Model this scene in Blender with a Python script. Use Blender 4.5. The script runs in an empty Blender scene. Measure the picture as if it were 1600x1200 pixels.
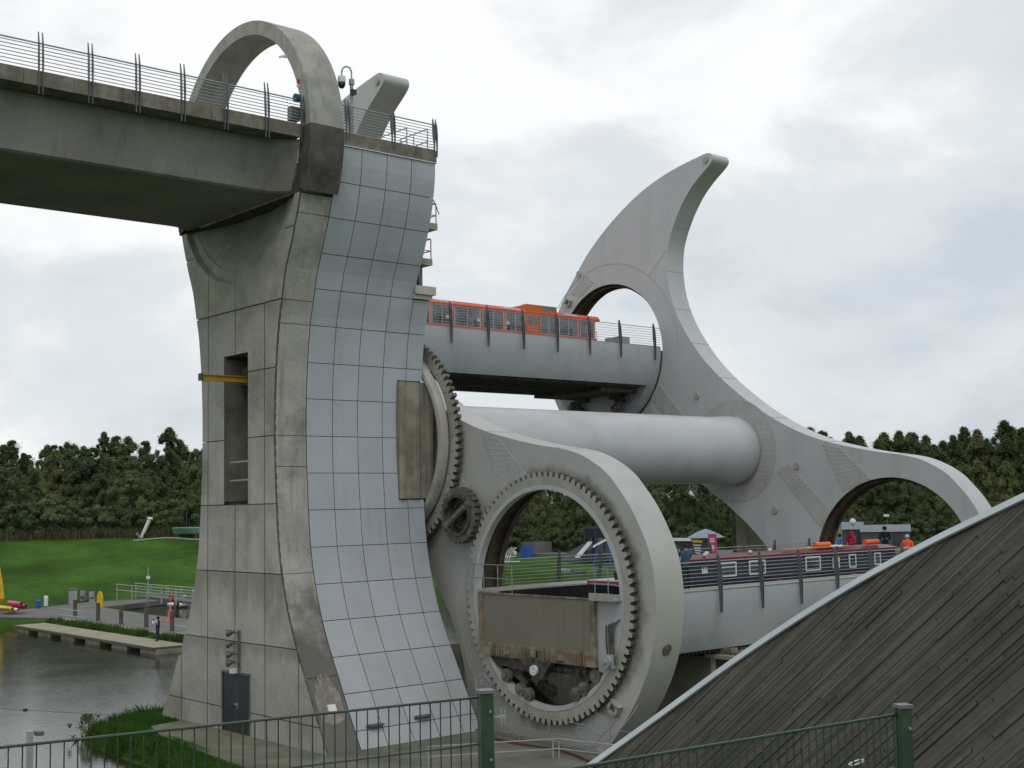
import bpy, bmesh, math, random
import numpy as np
from mathutils import Vector, Matrix
from mathutils.geometry import tessellate_polygon
random.seed(7); np.random.seed(7)
SC = bpy.context.scene
COL = SC.collection
PI = math.pi

# ------------------------------------------------------------ camera, sky, sun, exposure
cd = bpy.data.cameras.new('camera'); cam = bpy.data.objects.new('camera', cd); COL.objects.link(cam)
yaw, pitch, roll = 2.43227828, 0.093033163, -0.0192885
Fw = Vector((math.cos(yaw)*math.cos(pitch), math.sin(yaw)*math.cos(pitch), math.sin(pitch)))
Rt = Vector((math.sin(yaw), -math.cos(yaw), 0)); Up = Rt.cross(Fw)
R2 = Rt*math.cos(roll)+Up*math.sin(roll); U2 = -Rt*math.sin(roll)+Up*math.cos(roll)
CAM = Vector((48.4428, -34.3699, -2.8455))
mw = Matrix((R2, U2, -Fw)).transposed().to_4x4(); mw.translation = CAM
cam.matrix_world = mw
cd.sensor_width = 36; cd.lens = 36*2019.12/1600; cd.clip_start = 0.2; cd.clip_end = 6000
SC.camera = cam
SC.view_settings.view_transform = 'Standard'; SC.view_settings.look = 'None'
SC.view_settings.exposure = 0; SC.view_settings.gamma = 1
SC.view_settings.use_curve_mapping = False

SUN_EL, SUN_AZ = math.radians(52), math.radians(-35)      # azimuth from +X, counter-clockwise
w = bpy.data.worlds.new('World'); SC.world = w; w.use_nodes = True
nt = w.node_tree; N = nt.nodes; Lk = nt.links; N.clear()
def nn(t, **k):
    n = N.new(t)
    for a, b in k.items(): setattr(n, a, b)
    return n
out = nn('ShaderNodeOutputWorld'); sky = nn('ShaderNodeTexSky', sky_type='NISHITA', sun_disc=False)
sky.sun_elevation = SUN_EL; sky.sun_rotation = PI/2-SUN_AZ; sky.dust_density = 2
b1 = nn('ShaderNodeBackground'); b1.inputs[1].default_value = 0.10; Lk.new(sky.outputs[0], b1.inputs[0])
tc = nn('ShaderNodeTexCoord'); mp = nn('ShaderNodeMapping'); mp.inputs['Scale'].default_value = (1, 1, 1.9); mp.inputs['Rotation'].default_value = (0, 0, 0.5)
Lk.new(tc.outputs['Generated'], mp.inputs[0])
n1 = nn('ShaderNodeTexNoise'); n1.inputs['Scale'].default_value = 4.2; n1.inputs['Detail'].default_value = 8; n1.inputs['Roughness'].default_value = .55; n1.inputs['Distortion'].default_value = .25
Lk.new(mp.outputs[0], n1.inputs['Vector'])
# a broad brighter part of the cloud towards the west, greyer towards the north and the horizon
dp = nn('ShaderNodeVectorMath', operation='DOT_PRODUCT'); Lk.new(tc.outputs['Generated'], dp.inputs[0]); dp.inputs[1].default_value = Vector((-.80, .18, .62)).normalized()
mr = nn('ShaderNodeMapRange'); mr.inputs[1].default_value = .62; mr.inputs[2].default_value = 1.0; mr.inputs[3].default_value = -.12; mr.inputs[4].default_value = .24; Lk.new(dp.outputs['Value'], mr.inputs[0])
ad = nn('ShaderNodeMath', operation='ADD'); Lk.new(n1.outputs['Fac'], ad.inputs[0]); Lk.new(mr.outputs[0], ad.inputs[1])
sx_ = nn('ShaderNodeSeparateXYZ'); Lk.new(tc.outputs['Generated'], sx_.inputs[0])      # greyer cloud low down
mh = nn('ShaderNodeMapRange', interpolation_type='SMOOTHSTEP'); mh.inputs[1].default_value = 0; mh.inputs[2].default_value = .2; mh.inputs[3].default_value = -.085; mh.inputs[4].default_value = .0; Lk.new(sx_.outputs[2], mh.inputs[0])
a2 = nn('ShaderNodeMath', operation='ADD'); Lk.new(ad.outputs[0], a2.inputs[0]); Lk.new(mh.outputs[0], a2.inputs[1]); ad = a2
cr = nn('ShaderNodeValToRGB'); cr.color_ramp.interpolation = 'EASE'
e = cr.color_ramp.elements; e[0].position = .26; e[0].color = (.59, .65, .705, 1); e[1].position = .66; e[1].color = (1.0, 1.0, 1.0, 1)
m_ = cr.color_ramp.elements.new(.46); m_.color = (.745, .785, .815, 1)
Lk.new(ad.outputs[0], cr.inputs[0])
b2 = nn('ShaderNodeBackground'); b2.inputs[1].default_value = 1.04; Lk.new(cr.outputs[0], b2.inputs[0])
mx = nn('ShaderNodeMixShader'); mx.inputs[0].default_value = .93
Lk.new(b1.outputs[0], mx.inputs[1]); Lk.new(b2.outputs[0], mx.inputs[2]); Lk.new(mx.outputs[0], out.inputs[0])

sd = bpy.data.lights.new('sun', 'SUN'); sd.energy = .65; sd.angle = math.radians(25); sd.color = (1, .96, .9)
so = bpy.data.objects.new('sun', sd); COL.objects.link(so)
sdir = Vector((math.cos(SUN_EL)*math.cos(SUN_AZ), math.cos(SUN_EL)*math.sin(SUN_AZ), math.sin(SUN_EL)))
so.rotation_euler = sdir.to_track_quat('Z', 'Y').to_euler(); so.location = (0, 0, 60)

# ------------------------------------------------------------ materials
def mat(name, col, rough=.7, var=.15, scale=2.0, bump=0.0, bscale=20, metal=0.0, streak=0.0, stain=None, stainamt=.5, stscale=.5,
        zband=None, spec=.5, objrand=0.0, fine=0.0, obj=False, rings=None, sth=(.5, .78), sfr=3.2, runs=()):
    """procedural material: base colour, cloudy variation, fine grain, vertical rain streaks, patches of dirt, stained band"""
    m = bpy.data.materials.new(name); m.use_nodes = True
    t = m.node_tree; nd = t.nodes; lk = t.links
    bs = nd['Principled BSDF']; bs.inputs['Roughness'].default_value = rough; bs.inputs['Metallic'].default_value = metal
    bs.inputs['Specular IOR Level'].default_value = spec
    if obj:
        g = nd.new('ShaderNodeTexCoord'); P = g.outputs['Object']
    else:
        g = nd.new('ShaderNodeNewGeometry'); P = g.outputs['Position']
    def noise(sc, det=4, vec=None, r=.55):
        n = nd.new('ShaderNodeTexNoise'); n.inputs['Scale'].default_value = sc; n.inputs['Detail'].default_value = det; n.inputs['Roughness'].default_value = r
        lk.new(vec or P, n.inputs['Vector']); return n.outputs['Fac']
    def mixc(fac, a, b, mode='MIX'):
        x = nd.new('ShaderNodeMix'); x.data_type = 'RGBA'; x.blend_type = mode
        if isinstance(fac, float): x.inputs[0].default_value = fac
        else: lk.new(fac, x.inputs[0])
        for s, v in ((6, a), (7, b)):
            if isinstance(v, tuple): x.inputs[s].default_value = (*v[:3], 1)
            else: lk.new(v, x.inputs[s])
        return x.outputs[2]
    def rng(v, a, b, c, d):
        x = nd.new('ShaderNodeMapRange'); x.interpolation_type = 'SMOOTHSTEP'
        for i, q in enumerate((a, b, c, d)): x.inputs[i+1].default_value = q
        lk.new(v, x.inputs[0]); return x.outputs[0]
    def mapv(s):
        x = nd.new('ShaderNodeMapping'); x.inputs['Scale'].default_value = s; lk.new(P, x.inputs[0]); return x.outputs[0]
    c = tuple(col)
    dark = tuple(v*(1-var) for v in c); light = tuple(min(1, v*(1+var)) for v in c)
    o = mixc(rng(noise(scale), .3, .7, 0, 1), dark, light)
    if fine: o = mixc(rng(noise(scale*14, 3), .3, .7, 0, fine), o, tuple(v*.45 for v in c))
    if streak:
        s = rng(noise(1.0, 5, mapv((sfr, sfr, .13))), sth[0], sth[1], 0, streak)
        o = mixc(s, o, tuple(v*.42*k for v, k in zip(c, (1, .94, .82))))
    if stain:
        s = rng(noise(stscale, 6, None, .65), .48, .72, 0, stainamt); o = mixc(s, o, stain)
    if zband:                       # (z0, z1, colour, amount): dirt that thins out from z0 to z1, broken up by noise
        sx = nd.new('ShaderNodeSeparateXYZ'); lk.new(P, sx.inputs[0])
        a = nd.new('ShaderNodeMath'); a.operation = 'ADD'; lk.new(sx.outputs[2], a.inputs[0])
        q = nd.new('ShaderNodeMath'); q.operation = 'MULTIPLY'; q.inputs[1].default_value = zband[4]; lk.new(noise(1.1, 6, None, .6), q.inputs[0]); lk.new(q.outputs[0], a.inputs[1])
        o = mixc(rng(a.outputs[0], zband[0], zband[1], zband[3], 0), o, zband[2])
    for zt_, ln_, cc_, am_ in runs:   # dirt that has run down from a joint and fades out below it
        sx = nd.new('ShaderNodeSeparateXYZ'); lk.new(P, sx.inputs[0])
        nz = nd.new('ShaderNodeMath'); nz.operation = 'MULTIPLY_ADD'; lk.new(noise(1.0, 5, mapv((1.5, 1.5, .25))), nz.inputs[0]); nz.inputs[1].default_value = -ln_*2.2; nz.inputs[2].default_value = ln_*1.1
        sm = nd.new('ShaderNodeMath'); sm.operation = 'ADD'; lk.new(sx.outputs[2], sm.inputs[0]); lk.new(nz.outputs[0], sm.inputs[1])
        lo_ = rng(sm.outputs[0], zt_-ln_, zt_-.1, 0, am_)
        st_ = nd.new('ShaderNodeMath'); st_.operation = 'LESS_THAN'; lk.new(sx.outputs[2], st_.inputs[0]); st_.inputs[1].default_value = zt_
        ml = nd.new('ShaderNodeMath'); ml.operation = 'MULTIPLY'; lk.new(lo_, ml.inputs[0]); lk.new(st_.outputs[0], ml.inputs[1])
        o = mixc(ml.outputs[0], o, cc_)
    if rings:                       # grease thrown out round the toothed rings
        for cx_, cz_ in rings:
            vm = nd.new('ShaderNodeVectorMath'); vm.operation = 'SUBTRACT'; lk.new(P, vm.inputs[0]); vm.inputs[1].default_value = (cx_, 0, cz_)
            v2 = nd.new('ShaderNodeVectorMath'); v2.operation = 'MULTIPLY'; lk.new(vm.outputs[0], v2.inputs[0]); v2.inputs[1].default_value = (1, 0, 1)
            v3 = nd.new('ShaderNodeVectorMath'); v3.operation = 'LENGTH'; lk.new(v2.outputs[0], v3.inputs[0])
            aa = nd.new('ShaderNodeMath'); aa.operation = 'MULTIPLY_ADD'; lk.new(noise(1.3, 5), aa.inputs[0]); aa.inputs[1].default_value = -1.3; lk.new(v3.outputs['Value'], aa.inputs[2])
            o = mixc(rng(aa.outputs[0], 4.15, 4.75, .65, 0), o, (.09, .08, .065))
    if objrand:
        oi = nd.new('ShaderNodeObjectInfo'); o2 = nd.new('ShaderNodeHueSaturation')
        a = nd.new('ShaderNodeMapRange'); a.inputs[3].default_value = 1-objrand; a.inputs[4].default_value = 1+objrand; lk.new(oi.outputs['Random'], a.inputs[0]); lk.new(a.outputs[0], o2.inputs['Value'])
        lk.new(o, o2.inputs['Color']); o = o2.outputs[0]
    lk.new(o, bs.inputs['Base Color'])
    if bump:
        b = nd.new('ShaderNodeBump'); b.inputs['Strength'].default_value = bump; b.inputs['Distance'].default_value = .05
        lk.new(noise(bscale, 4), b.inputs['Height']); lk.new(b.outputs[0], bs.inputs['Normal'])
    m['rough'] = rough
    return m
CW = (.34, .335, .285)
MT = dict(
 conc=mat('tower_concrete', (.50, .487, .425), .85, .09, .8, .35, 9, streak=.5, sth=(.53, .8), sfr=1.5, stain=(.2, .19, .155), stainamt=.65, stscale=.33, fine=.2, zband=(-9.6, -6.2, (.17, .16, .13), .35, 3), runs=((-5.4, 1.9, (.21, .195, .155), .6), (-8.24, .8, (.22, .205, .16), .5), (-2.63, .7, (.26, .25, .2), .4), (5.54, .8, (.27, .26, .2), .4))),
 pil=mat('pilaster_concrete', (.42, .41, .365), .85, .14, .7, .35, 9, streak=.6, stain=(.15, .14, .12), stainamt=.75, stscale=.4, fine=.25, zband=(-5.2, -1.6, (.105, .095, .08), .85, 7)),
 bowl=mat('bowl_concrete', (.43, .42, .34), .85, .16, 1.0, .3, 8, stain=(.18, .18, .15), stainamt=.4, stscale=.9),
 arch=mat('arch_concrete', (.36, .355, .31), .8, .1, 1.0, .3, 9, streak=.5, stain=(.17, .165, .15), stainamt=.45, stscale=.8),
 foot=mat('damp_black_concrete', (.08, .07, .06), .75, .3, 1.2, .3, 9, streak=.5, stain=(.2, .19, .165), stainamt=.6, stscale=.8),
 aq=mat('aqueduct_concrete', (.30, .28, .255), .8, .14, .35, .2, 6, streak=.35, stain=(.16, .165, .14), stainamt=.5, stscale=.25, fine=.15),
 par=mat('parapet_concrete', (.2, .175, .14), .85, .25, 1.6, .4, 9, streak=.8, stain=(.32, .3, .25), stainamt=.5, stscale=1.6, fine=.3),
 joint=mat('joint_shadow_gap', (.10, .095, .078), .95, .3, 3), seam=mat('cladding_seam', (.05, .045, .04), .95, .3, 3),
 clad=mat('metal_cladding', (.43, .455, .505), .4, .05, .5, .12, .9, streak=.22, sfr=1.6, stain=(.37, .36, .33), stainamt=.35, stscale=.4, zband=(-9.5, 0, (.40, .395, .37), .45, 6), spec=.5, objrand=.05),
 flute=mat('fluted_concrete', (.25, .23, .18), .85, .25, 1, .3, 8, streak=1.0, stain=(.1, .07, .05), stainamt=.5, stscale=.8),
 arm=mat('arm_paint', (.49, .496, .505), .42, .03, .35, .0, streak=.22, sfr=1.1, stain=(.41, .41, .39), stainamt=.25, stscale=.25, zband=(-14, -7, (.42, .41, .31), .55, 6)),
 armn=mat('near_arm_paint', (.465, .46, .44), .42, .04, .35, .0, streak=.25, sfr=1.1, stain=(.41, .40, .29), stainamt=.4, stscale=.22, rings=[(10.094, -6.49)], zband=(-13, -5, (.40, .385, .28), .5, 6)),
 axle=mat('axle_paint', (.50, .51, .53), .32, .04, .6, 0, stain=(.36, .34, .31), stainamt=.35, stscale=.5),
 plate=mat('splice_plate_paint', (.435, .43, .415), .5, .06, 1.5, 0, streak=.2),
 liner=mat('rusty_liner', (.07, .05, .04), .8, .4, 2, .3, 12, stain=(.16, .09, .05), stainamt=.7, stscale=1.5),
 gear=mat('gear_steel', (.40, .39, .345), .55, .12, 1.2, .1, 14, streak=.35, stain=(.34, .27, .18), stainamt=.45, stscale=.4, fine=.2),
 cog=mat('greasy_cog', (.13, .12, .095), .6, .4, 3, .4, 14, stain=(.3, .28, .22), stainamt=.7, stscale=2.4),
 hull=mat('gondola_paint', (.43, .445, .465), .4, .04, .4, 0, streak=.28, sfr=1.3, stain=(.36, .36, .35), stainamt=.25, stscale=.4),
 under=mat('gondola_underside', (.10, .095, .075), .8, .3, 1.5, .2, 10),
 dark=mat('dark_machinery', (.06, .055, .045), .7, .5, 4, .3, 15, stain=(.2, .16, .11), stainamt=.6, stscale=3),
 gate=mat('gate_panel', (.21, .19, .145), .7, .06, .8, .1, 10, streak=.25, stain=(.18, .15, .11), stainamt=.3, stscale=.8),
 rust=mat('rust_streaked_beam', (.24, .2, .14), .8, .35, 2, .3, 12, streak=1.0, stain=(.17, .085, .045), stainamt=.6, stscale=1.1),
 rail=mat('galvanised_rail', (.33, .35, .37), .45, .1, 3, metal=.5),
 blade=mat('post_blade_steel', (.13, .145, .15), .5, .2, 3, metal=.4),
 rail2=mat('pale_galvanised_steel', (.38, .40, .40), .5, .12, 3, metal=.3),
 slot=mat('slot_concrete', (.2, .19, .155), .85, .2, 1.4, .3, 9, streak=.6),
 yellow=mat('yellow_beam_paint', (.5, .30, .035), .5, .15, 3, stain=(.2, .13, .03), stainamt=.4, stscale=3),
 door=mat('door_paint', (.02, .024, .03), .45, .1, 3),
 grey=mat('floodlight_grey', (.12, .12, .125), .5, .2, 6),
 white=mat('white_plastic', (.75, .75, .74), .4, .05, 3),
 red=mat('red_plastic', (.55, .03, .03), .4, .1, 3),
 blue=mat('blue_plastic', (.03, .1, .38), .4, .1, 3),
 wall=mat('weathered_timber', (.055, .050, .040), .85, .3, .9, .15, 30, stain=(.024, .023, .018), stainamt=.7, stscale=.5, objrand=.33, fine=.35),
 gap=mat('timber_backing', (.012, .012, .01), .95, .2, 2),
 fascia=mat('fascia_metal', (.45, .5, .53), .4, .05, 1, stain=(.36, .39, .4), stainamt=.3, stscale=.9),
 green=mat('green_fence_coat', (.035, .062, .045), .4, .2, 6, stain=(.06, .1, .03), stainamt=.5, stscale=9),
 fcap=mat('fence_cap', (.16, .17, .16), .5, .15, 8),
 bolt=mat('bolt_steel', (.6, .6, .6), .3, .1, 8, metal=.7),
 orange=mat('orange_boat_paint', (.66, .125, .06), .4, .06, 1, stain=(.6, .24, .17), stainamt=.7, stscale=.5),
 orange2=mat('orange_wheelhouse_paint', (.62, .12, .01), .4, .06, 1),
 glass=mat('window_glass', (.06, .075, .085), .06, .7, 1.3, spec=.9),
 winfr=mat('window_frame', (.55, .5, .45), .4, .05, 2),
 navy=mat('navy_boat_paint', (.015, .02, .034), .5, .2, 1, spec=.3),
 maroon=mat('maroon_roof_paint', (.13, .022, .032), .35, .15, 1),
 deck=mat('walkway_deck', (.36, .35, .29), .85, .1, 1.5, .2, 10),
 jet=mat('jetty_deck', (.30, .275, .19), .9, .12, .8, .3, 12, fine=.25),
 jfl=mat('jetty_float', (.30, .28, .2), .9, .2, 1.2, .3, 8, zband=(-12.5, -12.1, (.08, .08, .05), .8, .3)),
 path=mat('path_asphalt', (.135, .135, .125), .9, .12, .25, .2, 10, fine=.2),
 pave=mat('mossy_paving', (.17, .165, .12), .9, .25, .5, .4, 12, stain=(.08, .1, .045), stainamt=.7, stscale=.7, fine=.3),
 kerb=mat('beige_kerb', (.34, .31, .22), .9, .1, 1),
 dock=mat('dock_concrete', (.16, .155, .12), .9, .3, .7, .5, 7, streak=.9, stain=(.06, .085, .03), stainamt=.7, stscale=.35),
 timber=mat('post_timber', (.10, .09, .07), .9, .3, 3, .3, 15),
 skin=mat('skin', (.5, .3, .22), .6, .05, 3), denim=mat('denim', (.03, .045, .08), .9, .2, 8), black=mat('black_cloth', (.012, .014, .018), .9, .2, 8),
 pinkc=mat('crimson_cloth', (.45, .012, .05), .8, .15, 6), bluec=mat('blue_cloth', (.03, .13, .45), .8, .15, 6), tealc=mat('teal_cloth', (.025, .085, .15), .85, .15, 6),
 hiviz=mat('orange_hi_vis', (.85, .09, .01), .6, .1, 6), navyc=mat('navy_cloth', (.012, .016, .04), .9, .2, 8), whitec=mat('white_cloth', (.6, .62, .66), .8, .1, 8),
 shed=mat('shed_cladding', (.055, .065, .08), .6, .1, 1), shedr=mat('shed_roof', (.17, .2, .215), .45, .08, 1),
 pink=mat('pink_print', (.5, .025, .16), .5, .2, 2), umb=mat('blue_canvas', (.22, .28, .36), .8, .1, 2), kay=mat('kayak_green', (.16, .32, .24), .5, .1, 2),
 dgrey=mat('dark_grey_play_surface', (.045, .05, .06), .9, .2, 1), olift=mat('orange_lifebuoy', (.8, .13, .03), .5, .08, 5), ylw=mat('yellow_cloth', (.72, .42, .01), .6, .1, 2),
 bark=mat('tree_bark', (.11, .1, .085), .9, .3, 5, .5, 20),
 hose=mat('red_hose', (.11, .04, .035), .7, .2, 4),
)
def leafmat(name, a, b, c):
    m = bpy.data.materials.new(name); m.use_nodes = True; t = m.node_tree; nd = t.nodes; lk = t.links; bs = nd['Principled BSDF']
    bs.inputs['Roughness'].default_value = .75; bs.inputs['Specular IOR Level'].default_value = .25
    tcn = nd.new('ShaderNodeTexCoord'); n = nd.new('ShaderNodeTexNoise'); n.inputs['Scale'].default_value = .55; n.inputs['Detail'].default_value = 5
    lk.new(tcn.outputs['Object'], n.inputs['Vector'])
    r = nd.new('ShaderNodeValToRGB'); e = r.color_ramp.elements; e[0].position = .3; e[0].color = (*a, 1); e[1].position = .72; e[1].color = (*c, 1)
    q = e.new(.5); q.color = (*b, 1); lk.new(n.outputs['Fac'], r.inputs[0])
    oi = nd.new('ShaderNodeObjectInfo'); h = nd.new('ShaderNodeHueSaturation')
    x = nd.new('ShaderNodeMapRange'); x.inputs[3].default_value = .49; x.inputs[4].default_value = .53; lk.new(oi.outputs['Random'], x.inputs[0]); lk.new(x.outputs[0], h.inputs['Hue'])
    y = nd.new('ShaderNodeMapRange'); y.inputs[3].default_value = 1.25; y.inputs[4].default_value = .72; lk.new(oi.outputs['Random'], y.inputs[0]); lk.new(y.outputs[0], h.inputs['Value'])
    lk.new(r.outputs[0], h.inputs['Color']); lk.new(h.outputs[0], bs.inputs['Base Color'])
    tr = nd.new('ShaderNodeBsdfTranslucent'); ms = nd.new('ShaderNodeMixShader'); ms.inputs[0].default_value = .5
    lk.new(h.outputs[0], tr.inputs['Color']); lk.new(bs.outputs[0], ms.inputs[1]); lk.new(tr.outputs[0], ms.inputs[2]); lk.new(ms.outputs[0], nd['Material Output'].inputs['Surface'])
    return m
MT['flank'] = mat('greased_shaded_tooth_flank', (.11, .10, .08), .6, .4, 4)  # greasy flanks, coloured dark to paint shade into the slots between teeth
MT['plaster'] = mat('bare_plaster', (.30, .265, .225), .9, .25, 3, .3, 14, stain=(.14, .11, .095), stainamt=.85, stscale=1.6, fine=.3)
MT['olive'] = mat('olive_dock_concrete', (.27, .27, .2), .9, .2, .7, .4, 7, streak=.6, stain=(.12, .15, .06), stainamt=.6, stscale=.5)
MT['leaf'] = leafmat('foliage_dark', (.125, .16, .078), (.17, .215, .10), (.225, .275, .125))
MT['leaf2'] = leafmat('foliage_olive', (.16, .185, .08), (.215, .24, .105), (.28, .295, .13))
MT['reed'] = leafmat('reed_green', (.03, .07, .012), (.05, .11, .02), (.1, .15, .03)); MT['lawn'] = leafmat('lawn_green', (.06, .13, .02), (.08, .17, .025), (.12, .2, .04))
def grass():
    m = mat('field_grass', (.047, .108, .017), 1.0, .38, .12, .6, 6, spec=.05, stain=(.06, .11, .02), stainamt=.6, stscale=.22, fine=.35); return m
MT['grass'] = grass()
MT['scrub'] = mat('rough_grass', (.10, .10, .045), .95, .4, .4, .6, 6, stain=(.045, .06, .02), stainamt=.8, stscale=.4, fine=.3)
def watermat():
    m = bpy.data.materials.new('pool_water'); m.use_nodes = True; t = m.node_tree; nd = t.nodes; lk = t.links; bs = nd['Principled BSDF']
    bs.inputs['Base Color'].default_value = (.022, .026, .014, 1); bs.inputs['Roughness'].default_value = .1; bs.inputs['IOR'].default_value = 1.33; bs.inputs['Specular IOR Level'].default_value = .6
    g = nd.new('ShaderNodeNewGeometry'); mpp = nd.new('ShaderNodeMapping'); mpp.inputs['Scale'].default_value = (1, 1, 1); mpp.inputs['Rotation'].default_value = (0, 0, .7); lk.new(g.outputs['Position'], mpp.inputs[0])
    a = nd.new('ShaderNodeTexNoise'); a.inputs['Scale'].default_value = 4.5; a.inputs['Detail'].default_value = 3; lk.new(mpp.outputs[0], a.inputs['Vector'])
    b = nd.new('ShaderNodeTexNoise'); b.inputs['Scale'].default_value = .16; b.inputs['Detail'].default_value = 2; lk.new(mpp.outputs[0], b.inputs['Vector'])
    mm = nd.new('ShaderNodeMath'); mm.operation = 'MULTIPLY'; lk.new(a.outputs['Fac'], mm.inputs[0]); lk.new(b.outputs['Fac'], mm.inputs[1])
    bp = nd.new('ShaderNodeBump'); bp.inputs['Strength'].default_value = .16; bp.inputs['Distance'].default_value = .12; lk.new(mm.outputs[0], bp.inputs['Height']); lk.new(bp.outputs[0], bs.inputs['Normal'])
    return m
MT['water'] = watermat()

# ------------------------------------------------------------ mesh helpers
def wloc(o):
    v = Vector((0, 0, 0))
    while o: v += o.location; o = o.parent
    return v
class MB:
    def __init__(s): s.v = []; s.f = []; s.m = []; s.cur = 0
    def add(s, vs, fs):
        k = len(s.v); s.v += [tuple(p) for p in vs]; s.f += [tuple(i+k for i in f) for f in fs]; s.m += [s.cur]*len(fs); return s
    def box(s, x0, x1, y0, y1, z0, z1):
        return s.add([(x0, y0, z0), (x1, y0, z0), (x1, y1, z0), (x0, y1, z0), (x0, y0, z1), (x1, y0, z1), (x1, y1, z1), (x0, y1, z1)],
                     [(0, 3, 2, 1), (4, 5, 6, 7), (0, 1, 5, 4), (1, 2, 6, 5), (2, 3, 7, 6), (3, 0, 4, 7)])
    def obox(s, c, ax, ay, az):           # centre and three half vectors
        c, ax, ay, az = map(Vector, (c, ax, ay, az)); vs = []
        for k in (-1, 1):
            for i, j in ((-1, -1), (1, -1), (1, 1), (-1, 1)): vs.append(c+ax*i+ay*j+az*k)
        return s.add(vs, [(0, 3, 2, 1), (4, 5, 6, 7), (0, 1, 5, 4), (1, 2, 6, 5), (2, 3, 7, 6), (3, 0, 4, 7)])
    def tube(s, p0, p1, r, n=6, r1=None, cap=True):
        p0, p1 = Vector(p0), Vector(p1); d = (p1-p0).normalized(); r1 = r if r1 is None else r1
        a = d.orthogonal().normalized(); b = d.cross(a); vs = []
        for p, q in ((p0, r), (p1, r1)):
            for i in range(n): t = 2*PI*i/n; vs.append(p+a*math.cos(t)*q+b*math.sin(t)*q)
        fs = [(i, (i+1) % n, n+(i+1) % n, n+i) for i in range(n)]
        if cap: fs += [tuple(range(n-1, -1, -1)), tuple(range(n, 2*n))]
        return s.add(vs, fs)
    def path(s, pts, r, n=6):
        for a, b in zip(pts[:-1], pts[1:]): s.tube(a, b, r, n)
        return s
    def prism(s, poly, y0, y1, holes=()):  # polygon in x,z extruded along y
        loops = [list(poly)]+[list(h) for h in holes]
        flat = [q for l in loops for q in l]; n = len(flat)
        tr = tessellate_polygon([[Vector((x, z, 0)) for x, z in l] for l in loops])
        vs = [(x, y0, z) for x, z in flat]+[(x, y1, z) for x, z in flat]; fs = []
        for a, b, c in tr:
            (ax, az), (bx, bz), (cx, cz) = flat[a], flat[b], flat[c]
            if (bx-ax)*(cz-az)-(bz-az)*(cx-ax) < 0: b, c = c, b
            fs += [(a, b, c), (n+a, n+c, n+b)]
        s.add(vs, fs)
        k = 0
        for li, l in enumerate(loops):     # side walls with their own vertices
            m = len(l); ar = sum(l[i][0]*l[(i+1) % m][1]-l[(i+1) % m][0]*l[i][1] for i in range(m))
            vv = [(x, y0, z) for x, z in l]+[(x, y1, z) for x, z in l]
            f2 = []
            for i in range(m):
                j = (i+1) % m; q = (i, m+i, m+j, j)
                if (ar < 0) ^ (li > 0): q = q[::-1]
                f2.append(q)
            s.add(vv, f2)
        return s
    def prismx(s, poly, x0, x1):           # polygon in y,z extruded along x
        n = len(poly); ar = sum(poly[i][0]*poly[(i+1) % n][1]-poly[(i+1) % n][0]*poly[i][1] for i in range(n))
        if ar < 0: poly = poly[::-1]
        return s.add([(x0, y, z) for y, z in poly]+[(x1, y, z) for y, z in poly],
                     [tuple(range(n-1, -1, -1)), tuple(range(n, 2*n))]+[(i, (i+1) % n, n+(i+1) % n, n+i) for i in range(n)])
    def disc(s, c, r0, r1, y0, y1, n=48, a0=0, a1=2*PI):   # annulus round a y axis at c=(x,z), r0 inner, r1 outer
        full = abs(a1-a0-2*PI) < 1e-6; k = n if full else n+1
        P = [(math.cos(a0+(a1-a0)*i/n), math.sin(a0+(a1-a0)*i/n)) for i in range(k)]
        R = lambda r, y: [(c[0]+r*x, y, c[1]+r*z) for x, z in P]
        def strip(A, B):
            m = len(A); s.add(A+B, [(i, (i+1) % m, m+(i+1) % m, m+i) for i in range(m if full else m-1)])
        if r0 > 0: strip(R(r0, y0), R(r1, y0)); strip(R(r1, y1), R(r0, y1)); strip(R(r0, y1), R(r0, y0))
        else: s.add(R(r1, y0), [tuple(range(k))]); s.add(R(r1, y1), [tuple(range(k-1, -1, -1))])
        strip(R(r1, y0), R(r1, y1))
        if not full:
            for i in (0, k-1):
                x, z = P[i]; q = [(c[0]+r0*x, y0, c[1]+r0*z), (c[0]+r1*x, y0, c[1]+r1*z), (c[0]+r1*x, y1, c[1]+r1*z), (c[0]+r0*x, y1, c[1]+r0*z)]
                s.add(q, [(0, 1, 2, 3) if i else (3, 2, 1, 0)])
        return s
    def lathe(s, prof, c, n=24):            # profile (r,z) round a vertical axis
        k = len(s.v); vs = [(c[0]+r*math.cos(2*PI*i/n), c[1]+r*math.sin(2*PI*i/n), c[2]+z) for r, z in prof for i in range(n)]
        fs = [(j*n+i, j*n+(i+1) % n, (j+1)*n+(i+1) % n, (j+1)*n+i) for j in range(len(prof)-1) for i in range(n)]
        fs += [tuple(range(n-1, -1, -1)), tuple((len(prof)-1)*n+i for i in range(n))]
        return s.add(vs, fs)
    def build(s, name, m, parent=None, smooth=False, local=False, origin=None, angle=None):
        me = bpy.data.meshes.new(name); off = Vector((0, 0, 0))
        if not local:
            if parent: off = wloc(parent)
            elif origin is not None: off = Vector(origin)
            elif s.v:
                A = np.array(s.v); off = Vector((float(A[:, 0].mean()), float(A[:, 1].mean()), float(A[:, 2].min())))
        V = [(x-off.x, y-off.y, z-off.z) for x, y, z in s.v]
        me.from_pydata(V, [], s.f)
        ms = m if isinstance(m, (list, tuple)) else [m]
        for q in ms: me.materials.append(MT[q])
        if len(ms) > 1: me.polygons.foreach_set('material_index', s.m)
        if smooth: me.polygons.foreach_set('use_smooth', [True]*len(me.polygons))
        me.update()
        if angle:
            try: me.set_sharp_from_angle(angle=math.radians(angle))
            except Exception: pass
        o = bpy.data.objects.new(name, me); COL.objects.link(o)
        if parent: o.parent = parent
        elif not local: o.location = off
        return o
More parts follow.
